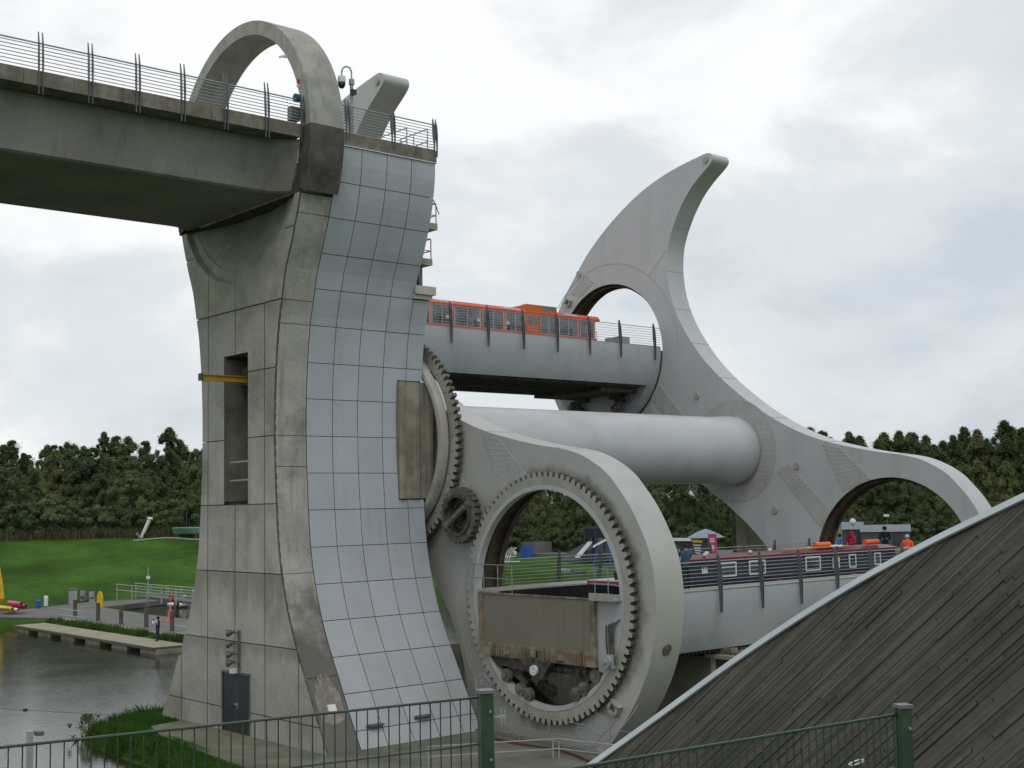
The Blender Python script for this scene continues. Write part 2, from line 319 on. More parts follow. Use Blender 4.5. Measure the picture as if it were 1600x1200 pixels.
def tag(o, label, cat, group=None):
    o['label'] = label; o['category'] = cat
    if group: o['group'] = group
    return o
def struct(o): o['kind'] = 'structure'; return o
def stuff(o): o['kind'] = 'stuff'; return o
def thing(name, label, cat, loc, rz=0, group=None):
    o = bpy.data.objects.new(name, None); COL.objects.link(o); o.location = loc; o.rotation_euler = (0, 0, rz); o.empty_display_size = .3
    return tag(o, label, cat, group)
def kids(o): return [c for c in ALLC.get(o.name, [])]
def copy_tree(o, parent=None):
    c = o.copy(); COL.objects.link(c); c.parent = parent
    for ch in list(o.children): copy_tree(ch, c)
    return c
def spline(pts, k=6, closed=True):
    n = len(pts); out = []
    for i in range(n if closed else n-1):
        g = lambda j: pts[j % n] if closed else pts[max(0, min(n-1, j))]
        p0, p1, p2, p3 = g(i-1), g(i), g(i+1), g(i+2)
        for q in range(k):
            t = q/k
            out.append(tuple(.5*((2*b)+(c-a)*t+(2*a-5*b+4*c-d)*t*t+(-a+3*b-3*c+d)*t**3) for a, b, c, d in zip(p0, p1, p2, p3)))
    if not closed: out.append(tuple(pts[-1]))
    return out

# ------------------------------------------------------------ ground, water, dock
ZG, ZW = -12.0, -12.45
P1 = [(-9.3, -6.8), (-9.1, -8.6), (-7.9, -10.2), (-6.2, -11.9), (-3.6, -12.4), (-.8, -12.55), (2.7, -12.6), (7, -14.5), (9, -40), (9, -110), (-150, -110), (-78, -30), (-67, -4), (-63, 5.4), (-36, 6.2), (-22, 6.4), (-12, 4), (-10, -2)]
P2 = [(-21.5, 18), (-21.5, 70), (-60, 72), (-80, 62), (-84, 36), (-76, 24), (-73.5, 19.2), (-60, 17.6)]
def sdf(px, py, poly):
    inside = np.zeros(px.shape, bool); d = np.full(px.shape, 1e9); n = len(poly)
    for i in range(n):
        (x0, y0), (x1, y1) = poly[i], poly[(i+1) % n]
        ex, ey = x1-x0, y1-y0; t = np.clip(((px-x0)*ex+(py-y0)*ey)/(ex*ex+ey*ey), 0, 1)
        d = np.minimum(d, np.hypot(px-x0-ex*t, py-y0-ey*t))
        c = ((y0 > py) != (y1 > py)) & (px < (x1-x0)*(py-y0)/(y1-y0+1e-12)+x0); inside ^= c
    return np.where(inside, -d, d)
def ground_z(x, y):
    x = np.asarray(x, float); y = np.asarray(y, float)
    D = np.hypot(x-CAM.x, y-CAM.y)
    z = np.full(x.shape, ZG)
    z = np.where(D < 26, ZG+7.1*np.clip((26-D)/17, 0, 1), z)
    lf = np.clip((82-y)/20, 0, 1)           # the mown field on the left climbs towards the wood
    s1 = np.interp(D, [140, 152, 190, 300, 1500], [0, 1.2, 6.6, 9, 10]); s2 = np.interp(D, [170, 190, 215, 300, 1500], [0, 1.5, 3.2, 5, 8])
    z = z+s1*lf+s2*(1-lf)
    d = np.minimum(sdf(x, y, P1), sdf(x, y, P2))
    z = z-np.clip(.5-d*.9, 0, 2.2)*(d < 1.0)
    n = .05*np.sin(x*.7+1.3*np.sin(y*.4))*np.cos(y*.6)
    return z+n*(D > 30)
xs = np.unique(np.concatenate([np.linspace(-1800, -300, 12), np.linspace(-300, -150, 16), np.arange(-150, -20.5, 1.3), [-20.], np.arange(-19, 20, 1.1), [20.], np.arange(21, 60, 1.5), np.linspace(62, 200, 14), np.linspace(250, 1800, 8)]).round(3))
ys = np.unique(np.concatenate([np.linspace(-1500, -120, 10), np.arange(-110, -22, 2.2), np.arange(-20.9, -1.2, .8), [-.75], np.arange(.4, 26.5, 1.3), [27.], np.arange(28.3, 185, 1.6), np.linspace(190, 320, 20), np.linspace(400, 1800, 8)]).round(3))
GX, GY = np.meshgrid(xs, ys); GZ = ground_z(GX, GY); nx, ny = len(xs), len(ys)
V = np.stack([GX.ravel(), GY.ravel(), GZ.ravel()], 1)
FS = []
for j in range(ny-1):
    for i in range(nx-1):
        xc, yc = (xs[i]+xs[i+1])/2, (ys[j]+ys[j+1])/2
        if -20 < xc < 20 and -.75 < yc < 27: continue
        a = j*nx+i; FS.append((a, a+1, a+nx+1, a+nx))
g = MB(); g.v = [tuple(r) for r in V.tolist()]; g.f = FS; g.m = [0]*len(FS)
ground = struct(g.build('ground', 'grass', smooth=True, origin=(0, 0, -12)))
wv = [(-160, -120), (12, -120), (12, -.9), (-20.5, -.9), (-20.5, 100), (-160, 100)]
g = MB(); g.add([(x, y, ZW) for x, y in wv], [(0, 1, 2, 3), (0, 3, 4, 5)]); water = struct(g.build('water', 'water', origin=(-60, 0, ZW)))
g = MB(); g.box(-20, 20, -.95, -.752, -18.6, -11.93); g.box(-20, 20, 27.002, 27.3, -18.6, -11.95); g.box(-20.3, -20.002, -.95, 27.3, -18.6, -11.94); g.box(20.002, 20.3, -.95, 27.3, -18.6, -11.94); g.box(-20.3, 20.3, -.95, 27.3, -18.8, -18.6)
struct(g.build('dock_pit', 'dock'))
g = MB(); g.box(-5.4, 30, -.96, -.70, -11.998, -11.86); struct(g.build('dock_kerb', 'dock'))
def sheet(name, pts, z, m, th=None):
    g = MB()
    n = len(pts); tr = tessellate_polygon([[Vector((x, y, 0)) for x, y in pts]])
    fs = []
    for a, b, c in tr:
        if (pts[b][0]-pts[a][0])*(pts[c][1]-pts[a][1])-(pts[b][1]-pts[a][1])*(pts[c][0]-pts[a][0]) < 0: b, c = c, b
        fs.append((a, b, c))
    if th:
        ar = sum(pts[i][0]*pts[(i+1) % n][1]-pts[(i+1) % n][0]*pts[i][1] for i in range(n))
        fs += [((n+i, n+(i+1) % n, (i+1) % n, i) if ar > 0 else (i, (i+1) % n, n+(i+1) % n, n+i)) for i in range(n)]
        g.add([(x, y, z) for x, y in pts]+[(x, y, z-th) for x, y in pts], fs)
    else: g.add([(x, y, z) for x, y in pts], fs)
    return struct(g.build(name, m))
sheet('paving', [(-4.8, -7.7), (-4.3, -9.7), (-2, -10.4), (2.4, -10.9), (9, -11.4), (20, -11), (30, -9), (30, -.97), (-4.8, -.97)], -11.93, 'pave', .4)
sheet('path', [(-69, 6.7), (-62.4, 9.6), (-36, 9.3), (-21, 9.4), (-21, 16.3), (-60, 16.2), (-72.5, 17.2), (-74, 20), (-81, 33), (-90, 33.5), (-85.9, 29.3), (-83, 23.3), (-80.7, 18.6), (-78, 13.7), (-75.4, 8.5), (-90, -2), (-84, -6)], -11.9, 'path', .5)
sheet('kerb_strip', [(-62.6, 8.7), (-21, 8.5), (-21, 9.2), (-62.6, 9.55)], -11.84, 'kerb', .4)
sheet('far_path', [(-130, 100), (-96, 103), (-70, 116), (-40, 140), (-34, 132), (-66, 106), (-92, 92), (-128, 90)], float(ground_z(-92., 98.))+.25, 'path', 3)
sheet('far_quay', [(-72, 73), (-30, 79), (20, 84), (20, 76), (-30, 71.5), (-60, 71)], -11.8, 'kerb', 1.2)

# ------------------------------------------------------------ tower
PZ = [-12.6, -11.9, -10.72, -9.27, -8.17, -6.93, -5.39, -3.97, -1.94, -.16, 2.15, 4.45, 5.7, 6.6, 7.11, 7.89, 8.81, 9.59, 10.39, 11.0, 11.8]
PX = [7.25, 6.82, 6.1, 5.27, 4.63, 4.05, 3.56, 3.3, 3.13, 3.05, 3.1, 3.36, 3.68, 3.92, 4.12, 4.48, 4.84, 5.1, 5.27, 5.37, 5.41]
_s = spline(list(zip(PZ, PX)), 6, False); SZ = np.array([a for a, b in _s]); SX = np.array([b for a, b in _s])
gx = lambda z: float(np.interp(z, SZ, SX))
tower = thing('concrete_tower', 'waisted concrete pier carrying the aqueduct end, clad in pale metal panels on its right side', 'tower', (0, -4.3, -12))
def profpoly(z0, z1, inset=.0, n=40):
    zz = np.linspace(z0, z1, n); return [(gx(z)-inset, z) for z in zz]+[(-gx(z)+inset, z) for z in zz[::-1]]
SLOT = (-1.1, .95, -2.5, 3.66)
slotpoly = [(SLOT[0], SLOT[2]), (SLOT[1], SLOT[2]), (SLOT[1], SLOT[3]-.12), (SLOT[1]-.12, SLOT[3]), (SLOT[0]+.12, SLOT[3]-.0), (SLOT[0], SLOT[3]-.12)]
g = MB(); g.prism(profpoly(-12.5, 6.28, .07), -7.86, -6.61, [slotpoly]); g.build('core_front', 'joint', tower)
g = MB(); g.prism(profpoly(-12.5, 6.28, .08), -6.609, -.72); g.build('core', 'joint', tower)
g = MB(); g.prism(profpoly(6.281, 9.4, .09, 20), -6.9, -1.62); g.prism(profpoly(9.4, 11.62, .1, 16), -6.4, -1.62); g.build('upper_core', 'joint', tower)
g = MB()   # lining of the slot
x0, x1, z0, z1 = SLOT
g.add([(x0+.001, -7.99, z0), (x0+.001, -6.62, z0), (x0+.001, -6.62, z1-.01), (x0+.001, -7.99, z1-.01)], [(0, 1, 2, 3)])
g.add([(x1-.001, -7.99, z0), (x1-.001, -6.62, z0), (x1-.001, -6.62, z1-.01), (x1-.001, -7.99, z1-.01)], [(3, 2, 1, 0)])
g.add([(x0, -6.615, z0), (x1, -6.615, z0), (x1, -6.615, z1), (x0, -6.615, z1)], [(0, 1, 2, 3)])
g.add([(x0, -7.99, z1-.005), (x1, -7.99, z1-.005), (x1, -6.615, z1-.005), (x0, -6.615, z1-.005)], [(3, 2, 1, 0)])
g.add([(x0, -7.99, z0+.003), (x1, -7.99, z0+.003), (x1, -6.615, z0+.003), (x0, -6.615, z0+.003)], [(0, 1, 2, 3)])
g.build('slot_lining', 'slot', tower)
# concrete panels of the face towards the aqueduct: each cell between joints is a panel
def facecell(xa, xb, za, zb, gl=.024, gr=.024, gb=.018, gt=.018, y=-8.0, d=.1, n=7):
    za += gb; zb -= gt; L = []; R = []
    for z in np.linspace(za, zb, n):
        l = -gx(z) if xa is None else max(xa+gl, -gx(z)); r = gx(z) if xb is None else min(xb-gr, gx(z))
        if l < r-.02: L.append((l, z)); R.append((r, z))
    if len(L) < 2: return
    g = MB().prism(L+R[::-1], y, y+d); g.m = [1 if len(f) == 4 else 0 for f in g.f]; g.build('concrete_panel', ('conc', 'joint'), tower)
rows = [-12.5, -11.0, -8.24, -5.4, -2.63, .1, 2.83, 5.54]
J = [None, -2.53, -.13, 2.31, None]
for r in range(len(rows)-1):
    za, zb = rows[r], rows[r+1]
    inslot = za > -2.7 and zb < 5.6
    for c in range(4):
        xa, xb = J[c], J[c+1]
        if inslot and c == 1:
            if zb < 3: facecell(xa, x0, za, zb, gr=0)
            else: facecell(xa, x0, za, zb, gr=0); facecell(x0, xb, z1, zb, gl=0, gb=0)
        elif inslot and c == 2:
            if zb < 3: facecell(x1, xb, za, zb, gl=0)
            else: facecell(x1, xb, za, zb, gl=0); facecell(xb-2.44, x1, z1, zb, gr=0, gb=0)
        elif zb <= -8 and c in (0, 3):
            if c == 0: facecell(xa, -4.93, za, zb); facecell(-4.93, xb, za, zb)
            else: facecell(xa, 4.86, za, zb); facecell(4.86, xb, za, zb)
        elif za < -9 and zb < -8 and c in (1, 2):
            # round the doorway
            if c == 1: facecell(xa, -1.2, za, zb, gr=0); zb > -9 and facecell(-1.2, xb, max(za, -9.5), zb, gl=0, gb=0)
            else: facecell(1.1, xb, za, zb, gl=0); zb > -9 and facecell(xa, 1.1, max(za, -9.5), zb, gr=0, gb=0)
        else: facecell(xa, xb, za, zb)
# head of the face with the dished recess that continues the arch circle
def depth(x, z):
    r = math.hypot(x, z-12)
    t = min(1, max(0, (5.24-r)/.08)); dd = .24*t+max(0, min(2.0, 4.75-r))*.30
    for jx in (-2.53, -.13, 2.31):
        if abs(x-jx) < .03 and r > 5.25: dd += .06
    if abs(z-8.35) < .025 and (abs(x) > 3.9): dd += .06
    for aa in (-.55, .0, .5):
        ang = math.atan2(x, 12-z)
        if abs(ang-aa)*r < .022 and 3.2 < r < 4.7: dd += .03
    if abs(r-4.72) < .025: dd += .03
    return dd
g = MB(); nX, nZ = 200, 70; zz = np.linspace(5.57, 9.62, nZ)
for z in zz:
    w_ = gx(z)
    for i in range(nX+1): x = -w_+2*w_*i/nX; g.v.append((x, -8+depth(x, z), z))
for j in range(nZ-1):
    for i in range(nX): a = j*(nX+1)+i; g.f.append((a, a+1, a+nX+2, a+nX+1)); g.m.append(0)
g.build('dished_panel', 'bowl', tower)
g = MB(); zt = 9.62
g.add([(-gx(zt), -7.995, zt), (gx(zt), -7.995, zt), (gx(zt), -6.5, zt), (-gx(zt), -6.5, zt)], [(0, 1, 2, 3)]); g.box(-5.0, 5.0, -6.9, -6.5, 9.3, 9.6)
g.build('pier_head', 'joint', tower)
# side pilasters (curved concrete strips, both sides)
prow = [-12.5, -9.3, -5.4, -1.15, .1, 4.6, 5.54, 8.85, 9.6]
for sgn in (1, -1):
    for a, b in zip(prow[:-1], prow[1:]):
        n = max(4, int((b-a)/.35)); P = []
        q = np.linspace(a+.012, b-.012, n); g = MB()
        for z in q: P += [(sgn*gx(z), -7.925, z), (sgn*gx(z), -6.52, z), (sgn*(gx(z)-.2), -6.52, z), (sgn*(gx(z)-.2), -7.925, z)]
        fs = []
        for k in range(n-1):
            for i in range(4): u = (k*4+i, k*4+(i+1) % 4, k*4+4+(i+1) % 4, k*4+4+i); fs.append(u if sgn > 0 else u[::-1])
        fs += [(3, 2, 1, 0), tuple(4*(n-1)+i for i in range(4))]
        g.add(P, fs); g.build('pilaster_block', 'pil', tower, smooth=False)
# cladding panels
crow = [-12.3, -11.3, -9.99, -8.65, -7.29, -5.87, -4.4, -2.91, -1.41, .1, 1.62, 3.1, 4.61, 6.07, 7.45, 8.83, 10.24, 11.70]
def clad(ya, yb, za, zb, sgn):
    q = np.linspace(za+.013, zb-.013, 5); g = MB(); P = []
    ya += .013; yb -= .013
    for z in q:
        P += [(sgn*gx(z), ya, z), (sgn*gx(z), yb, z), (sgn*(gx(z)-.06), yb, z), (sgn*(gx(z)-.06), ya, z)]
    fs = []
    for k in range(4):
        for i in range(4): u = (k*4+i, k*4+(i+1) % 4, k*4+4+(i+1) % 4, k*4+4+i); fs.append(u if sgn > 0 else u[::-1])
    fs += [(3, 2, 1, 0), tuple(16+i for i in range(4))]
    if sgn < 0: fs[-2] = fs[-2][::-1]; fs[-1] = fs[-1][::-1]
    g.add(P, fs); g.m = [0 if (k % 4 == 0 and k < 16) else 1 for k in range(len(fs))]; o = g.build('cladding_panel', ('clad', 'seam'), tower)
    for k, pl in enumerate(o.data.polygons): pl.use_smooth = False
for k in range(len(crow)-1):
    za, zb = crow[k], crow[k+1]
    edge = [-6.5, -5.25, -4.0, -2.75, -1.5] if k >= 13 else [-6.5, -5.25, -4.0, -2.75, -1.55, -.68]
    for sgn in (1, -1):
        for a, b in zip(edge[:-1], edge[1:]):
            if sgn > 0 and k < 13 and zb > -2.5 and za < 2.5:     # the shaft housing interrupts the cladding
                if b > -1.6 and a > -1.7: 
                    if zb > 2.6: clad(a, b, 2.58, zb, sgn)
                    elif za < -2.6: clad(a, b, za, -2.54, sgn)
                    continue
                if a < -2.6 and b > -1.6:
                    clad(a, -2.0, za, zb, sgn)
                    if zb > 2.6: clad(-2.034, b, 2.58, zb, sgn)
                    if za < -2.6: clad(-2.034, b, za, -2.54, sgn)
                    continue
            clad(a, b, za, zb, sgn)
# shaft housing: fluted concrete block
g = MB(); ys_ = [-1.98, -1.9, -1.72, -1.62, -1.25, -1.15, -.95, -.82, -.5, -.42, -.2, -.12]; pf = [(.0, -1.99)]
xo = [.06, .12, .12, .05, .05, .1, .1, -.02, -.02, .07, .07, 0]
poly = [(3.0, -1.99)]+[(3.18+o_, y_) for y_, o_ in zip(ys_, xo)]+[(3.0, -.11), (1.2, -.11), (1.2, -1.99)]
n = len(poly); vs = [(x, y, -2.5) for x, y in poly]+[(x, y, 2.54) for x, y in poly]
fs = [(i, (i+1) % n, n+(i+1) % n, n+i) for i in range(n)]; tr = tessellate_polygon([[Vector((x, y, 0)) for x, y in poly]])
g.add(vs, fs+[t for t in tr]+[tuple(n+i for i in t[::-1]) for t in tr]); g.build('shaft_housing', 'flute', tower)
# ledge and stair platforms on the wheel side
g = MB(); g.box(.5, 3.9, -1.60, -.62, 6.1, 6.55); g.box(.5, 4.02, -1.60, -.5, 6.3, 6.66); g.build('ledge', 'conc', tower)
st = thing('stair_landings', 'steel stair landings with handrails behind the top of the concrete tower', 'stairs', (3.3, -.9, 6.6))
for (xa, xb, zz_) in ((2.2, 4.45, 9.12), (1.8, 4.05, 7.62)):
    g = MB(); g.box(xa, xb, -1.5, -.7, zz_-.02, zz_+.26); g.build('landing', 'deck', st)
    g = MB()
    for h in (.62, 1.15):
        g.path([(xa, -.74, zz_+h), (xb-.05, -.74, zz_+h), (xb-.05, -1.46, zz_+h)], .025)
    for x_ in (xa+.9, xb-.05): g.tube((x_, -.74, zz_+.2), (x_, -.74, zz_+1.15), .025)
    g.tube((xb-.05, -1.46, zz_+.2), (xb-.05, -1.46, zz_+1.15), .025); g.build('handrail', 'rail', st)
g = MB(); g.path([(3.9, -.74, 10.27), (4.2, -.74, 10.5), (4.45, -.74, 10.1), (4.62, -.74, 9.75)], .025); g.build('bent_rail', 'rail', st)
for x_ in (3.02, 3.62):
    g = MB(); g.box(x_-.09, x_+.09, -1.2, -1.0, 6.66, 7.6); g.build('strut', 'blade', st)
g = MB(); g.tube((3.0, -1.1, 6.8), (3.6, -1.1, 7.5), .04); g.tube((3.1, -1.1, 7.5), (3.6, -1.1, 6.75), .035); g.tube((2.4, -1.1, 6.9), (3.1, -1.1, 7.6), .04); g.build('brace', 'blade', st)
g = MB(); g.tube((3.75, -1.1, 9.35), (3.75, -1.1, 10.9), .08, 8); g.build('riser_pipe', 'rail', st)
# arch ring
g = MB(); g.disc((.05, 12), 5.27, 5.86, -8.0, -6.45, 64, math.radians(2.2), math.radians(177.8)); 
arch = g.build('arch_ring', 'arch', tower, smooth=True, angle=40)
for a0, a1 in ((-23.8, 2.1), (177.9, 203.8)):
    g = MB(); g.disc((.05, 12), 5.05, 5.86, -8.01, -6.44, 10, math.radians(a0), math.radians(a1)); g.build('arch_foot', 'foot', tower, smooth=True, angle=40)
# deck above the cladding, parapets
g = MB(); g.box(-5.0, 5.0, -6.43, -1.5, 11.62, 11.9); g.build('deck_slab', 'conc', tower)
for s in (1, -1):
    g = MB(); a, b = sorted((s*4.98, s*5.44)); g.box(a, b, -6.42, -1.46, 11.74, 12.26); g.build('parapet', 'par', tower)
    g = MB(); a, b = sorted((s*5.2, s*5.47)); g.box(a, b, -6.42, -1.46, 11.705, 11.737); g.build('drip_trim', 'white', tower)
# door, floodlights, hoist beam, plaque
dr = MB().box(-1.18, 1.08, -7.99, -7.9, -11.95, -9.56).build('door', 'door', tower)
g = MB(); g.box(-1.24, -1.181, -8.03, -7.9, -11.95, -9.5); g.box(1.081, 1.14, -8.03, -7.9, -11.95, -9.5); g.box(-1.24, 1.14, -8.03, -7.9, -9.558, -9.47); g.box(-.02, .0, -8.0, -7.985, -11.9, -9.58); g.build('door_frame', 'grey', dr)
g = MB(); g.box(-.14, .14, -8.06, -8.0, -10.79, -10.76); g.box(.08, .13, -8.03, -7.995, -10.95, -10.7); g.build('handle', 'bolt', dr)
fp = MB(); fp.box(.28, .36, -8.12, -8.03, -9.42, -7.75); fp.build('lamp_pole', 'grey', tower)
for z in (-7.85, -8.3, -8.72, -9.06):
    g = MB(); c = Vector((.02, -8.3, z)); d = Vector((-.75, -.6, -.2)).normalized()
    g.tube(c-d*.05, c+d*.14, .1, 10, .17); g.tube(c-d*.16, c-d*.05, .07, 8); g.tube((.3, -8.1, z), c, .03); fl = g.build('floodlight', 'grey', tower)
    g = MB(); g.tube(c+d*.141, c+d*.15, .15, 10); g.build('lens', 'glass', fl)
g = MB(); g.box(-.1, .16, -8.28, -8.03, -9.5, -9.3); g.build('alarm_box', 'white', tower)
g = MB(); zc = -10.42; xq = gx(zc); tz = Vector((gx(zc+.2)-gx(zc-.2), 0, .4)).normalized(); nq = Vector((tz.z, 0, -tz.x))
g.obox(Vector((xq, -7.2, zc))+nq*.02, tz*.15, Vector((0, .18, 0)), nq*.02); g.build('plaque', 'white', tower)
g = MB(); rr_ = random.Random(4); cz0 = -10.2                     # bare plaster patch with a ragged upper edge
for i in range(26):
    ya = -7.78+i*.042; top = cz0+.25+.75*math.sin(PI*(i+.5)/26)**.7*rr_.uniform(.55, 1.15); bot = cz0-.55-.25*math.sin(PI*(i+.5)/26)*rr_.uniform(.7, 1.1); zz_ = np.linspace(bot, top, 6)
    for a_, b_ in zip(zz_[:-1], zz_[1:]): g.add([(gx(a_)+.004, ya, a_), (gx(a_)+.004, ya+.042, a_), (gx(b_)+.004, ya+.042, b_), (gx(b_)+.004, ya, b_)], [(0, 1, 2, 3)])
g.build('plaster_patch', 'plaster', tower)
hb = MB(); hb.box(-.18, .0, -9.62, -6.7, 2.72, 2.76); hb.box(-.105, -.075, -9.62, -6.7, 2.53, 2.72); hb.box(-.18, .0, -9.62, -6.7, 2.49, 2.53); hb.build('hoist_beam', 'yellow', tower)
g = MB(); g.box(.52, .66, -7.4, -7.25, 2.6, 3.5); g.box(.1, .45, -7.5, -7.1, 2.66, 2.86); g.build('hoist_post', 'yellow', tower)
g = MB(); g.box(-.17, .14, -9.68, -9.62, 2.48, 2.78); g.build('beam_stop', 'door', tower)
for z in (-.85, -1.62):
    g = MB(); g.tube((x0+.3, -7.85, z), (x1, -7.85, z), .035); g.build('slot_rail', 'bolt', tower)
g = MB(); g.box(-1.0, .9, -7.3, -7.0, 2.9, 3.2); g.box(-.8, -.2, -7.4, -6.8, 2.4, 3.1); g.tube((.1, -7.2, 3.0), (.4, -7.2, 2.2), .04); g.build('hoist_gear', 'dark', tower)
g = MB(); g.box(4.06, 4.16, -8.15, -8.0, 15.32, 15.4); g.tube((4.1, -8.15, 15.37), (3.98, -8.28, 15.33), .045); g.build('arch_lamp', 'white', tower)
g = MB(); g.box(5.02, 5.12, -8.1, -8.0, 14.02, 14.16); g.build('arch_beacon', 'red', tower)
g = MB(); g.box(5.02, 5.1, -8.1, -8.0, 13.85, 13.96); g.build('beacon_box', 'white', tower)
for z_, y_ in ((-11.18, -5.6), (-11.12, -3.3)):
    g = MB(); xx = gx(z_); g.box(xx, xx+.28, y_-.32, y_+.32, z_, z_+.06); g.box(xx-.1, xx+.1, y_-.38, y_+.38, z_-.07, z_); g.build('vent_hood', 'grey', tower)

# railings: twin blade posts and rails
def blade_post(x, y, zb, zt, sgn, root, wd=.2, gap=.07, th=.03, mtl='blade'):
    H_ = zt-zb; prof = [(0, zb), (.05, zb), (.075, zb+H_*.33), (.085, zb+H_*.55), (.04, zb+H_*.8), (-.07, zt), (-.10, zt-.01), (-wd*.55, zb+H_*.8), (-wd*.45, zb+H_*.55), (-.02, zb+H_*.34)]
    g = MB()
    for k in (-1, 1):
        g.prism([(x+sgn*a, z) for a, z in (prof if sgn > 0 else prof[::-1])], y+k*gap-th/2, y+k*gap+th/2)
    return g.build('post', mtl, root)
def railing(x, ys__, y0, y1, zb, zt, rz, root, sgn=1):
    for y in ys__: blade_post(x, y, zb, zt, sgn, root)
    for k, z in enumerate(rz):
        MB().tube((x, y0, z), (x, y1, z), .028 if k == len(rz)-1 else .017, 5).build('rail', 'rail', root)
rz12 = [12.36+.128*k for k in range(7)]+[13.22]
t = MB().box(5.40, 5.43, -6.3, -1.5, 12.27, 12.30).build('railing', 'rail', tower)
for y in (-5.95, -3.7, -1.5): blade_post(5.42, y, 12.0, 13.68, 1, t)
for k, z in enumerate([12.40+.125*k for k in range(8)]): MB().tube((5.38, -6.4, z), (5.38, -1.47, z), .017, 5).build('rail', 'rail', t)
MB().tube((5.38, -6.4, 13.40), (5.38, -1.47, 13.40), .03, 6).build('rail', 'rail', t)
t = MB().box(-5.43, -5.40, -6.3, -1.5, 12.27, 12.30).build('railing', 'rail', tower)
for k, z in enumerate([12.40+.125*k for k in range(9)]): MB().tube((-5.38, -6.4, z), (-5.38, -1.47, z), .017, 5).build('rail', 'rail', t)
g = MB()                                             # lighter handrails further in on the deck
for (xa, ya, xb, yb) in ((3.0, -1.6, 5.0, -1.6), (1.0, -2.6, 4.6, -2.4)):
    for h in (.55, 1.1): g.tube((xa, ya, 11.9+h+.3), (xb, yb, 11.9+h+.3), .025)
    for q in (0, .5, 1): g.tube((xa+(xb-xa)*q, ya+(yb-ya)*q, 11.9), (xa+(xb-xa)*q, ya+(yb-ya)*q, 13.3), .025)
g.build('deck_handrail', 'rail', tower)
t = thing('camera_pole', 'slim pole with a curved arm and a hanging dome camera beside the concrete arch', 'camera pole', (5.2, -5.6, 11.9))
g = MB(); g.tube((5.2, -5.6, 11.9), (5.2, -5.6, 14.4), .075, 8); g.tube((5.2, -5.6, 14.4), (5.2, -5.6, 14.62), .12, 8); g.build('pole', 'rail', t)
g = MB(); g.path([(5.2, -5.6, 14.5), (5.2, -5.6, 14.95), (5.17, -5.66, 15.1), (5.1, -5.78, 15.17), (5.0, -5.88, 15.1), (4.97, -5.93, 14.95), (4.97, -5.93, 14.75)], .035, 6); g.build('arm', 'rail', t)
g = MB(); g.lathe([(.05, .0), (.15, -.03), (.17, -.12), (.17, -.28), (.16, -.3)], (4.97, -5.93, 14.78), 12); g.build('camera_housing', 'white', t)
g = MB(); g.lathe([(.155, 0), (.15, -.12), (.09, -.22), (.02, -.25)], (4.97, -5.93, 14.48), 12); g.build('dome', 'door', t, smooth=True)
g = MB(); g.box(5.24, 5.42, -5.7, -5.5, 13.95, 14.15); g.build('junction_box', 'door', t)

# ------------------------------------------------------------ aqueduct
aq = thing('aqueduct', 'long dark concrete aqueduct trough running in from the left on to the tower', 'aqueduct', (0, -30, 9.7))
g = MB(); secs = []
for y, bx, tx in ((-75, 4.0, 4.45), (-10.3, 4.0, 4.45), (-9.2, 4.0, 4.5), (-8.7, 4.05, 4.8), (-8.05, 4.5, 5.2)):
    secs.append([(-tx, y, 11.5), (-bx, y, 9.75), (-bx+.12, y, 9.68), (bx-.12, y, 9.68), (bx, y, 9.75), (tx, y, 11.5), (tx, y, 11.7), (-tx, y, 11.7)])
for a, b in zip(secs[:-1], secs[1:]): g.add(a+b, [(i, (i+1) % 8, 8+(i+1) % 8, 8+i) for i in range(8)])
g.add(secs[-1], [tuple(range(8))]); g.build('trough', 'aq', aq, smooth=False)
for s in (1, -1):
    yy = -75.0
    while yy < -8.2:                                  # edge beams cast in lengths
        y2 = min(yy+1.75, -8.12); a, b = sorted((s*4.3, s*5.4)); MB().box(a, b, yy+.008, y2-.008, 11.72, 12.25).build('edge_beam', 'par', aq); yy = y2 if y2 < -8.2 else 0
for s in (1, -1):
    ra = MB().box(*sorted((s*5.30, s*5.34)), -75, -8.1, 12.25, 12.275).build('railing', 'rail', aq)
    ys__ = [-7.9-1.755*k-.0 for k in range(1, 28 if s > 0 else 12)]
    for y in ys__: blade_post(s*5.42, y, 11.42, 13.64, s, ra, .13)
    if s > 0: blade_post(5.46, -8.08, 11.5, 13.45, 1, ra, .13)
    for k, z in enumerate(rz12):
        MB().tube((s*5.38, -75, z), (s*5.38, -8.05, z), .03 if k == 7 else .017, 5).build('rail', 'rail', ra)
g = MB(); g.box(5.0, 5.3, -8.5, -8.1, 12.4, 12.95); g.build('junction_box', 'blade', aq)
g = MB(); g.disc((5.3, 13.3), 0, .17, -8.35, -8.15, 10); g.build('lifebuoy_case', 'tealc', aq)

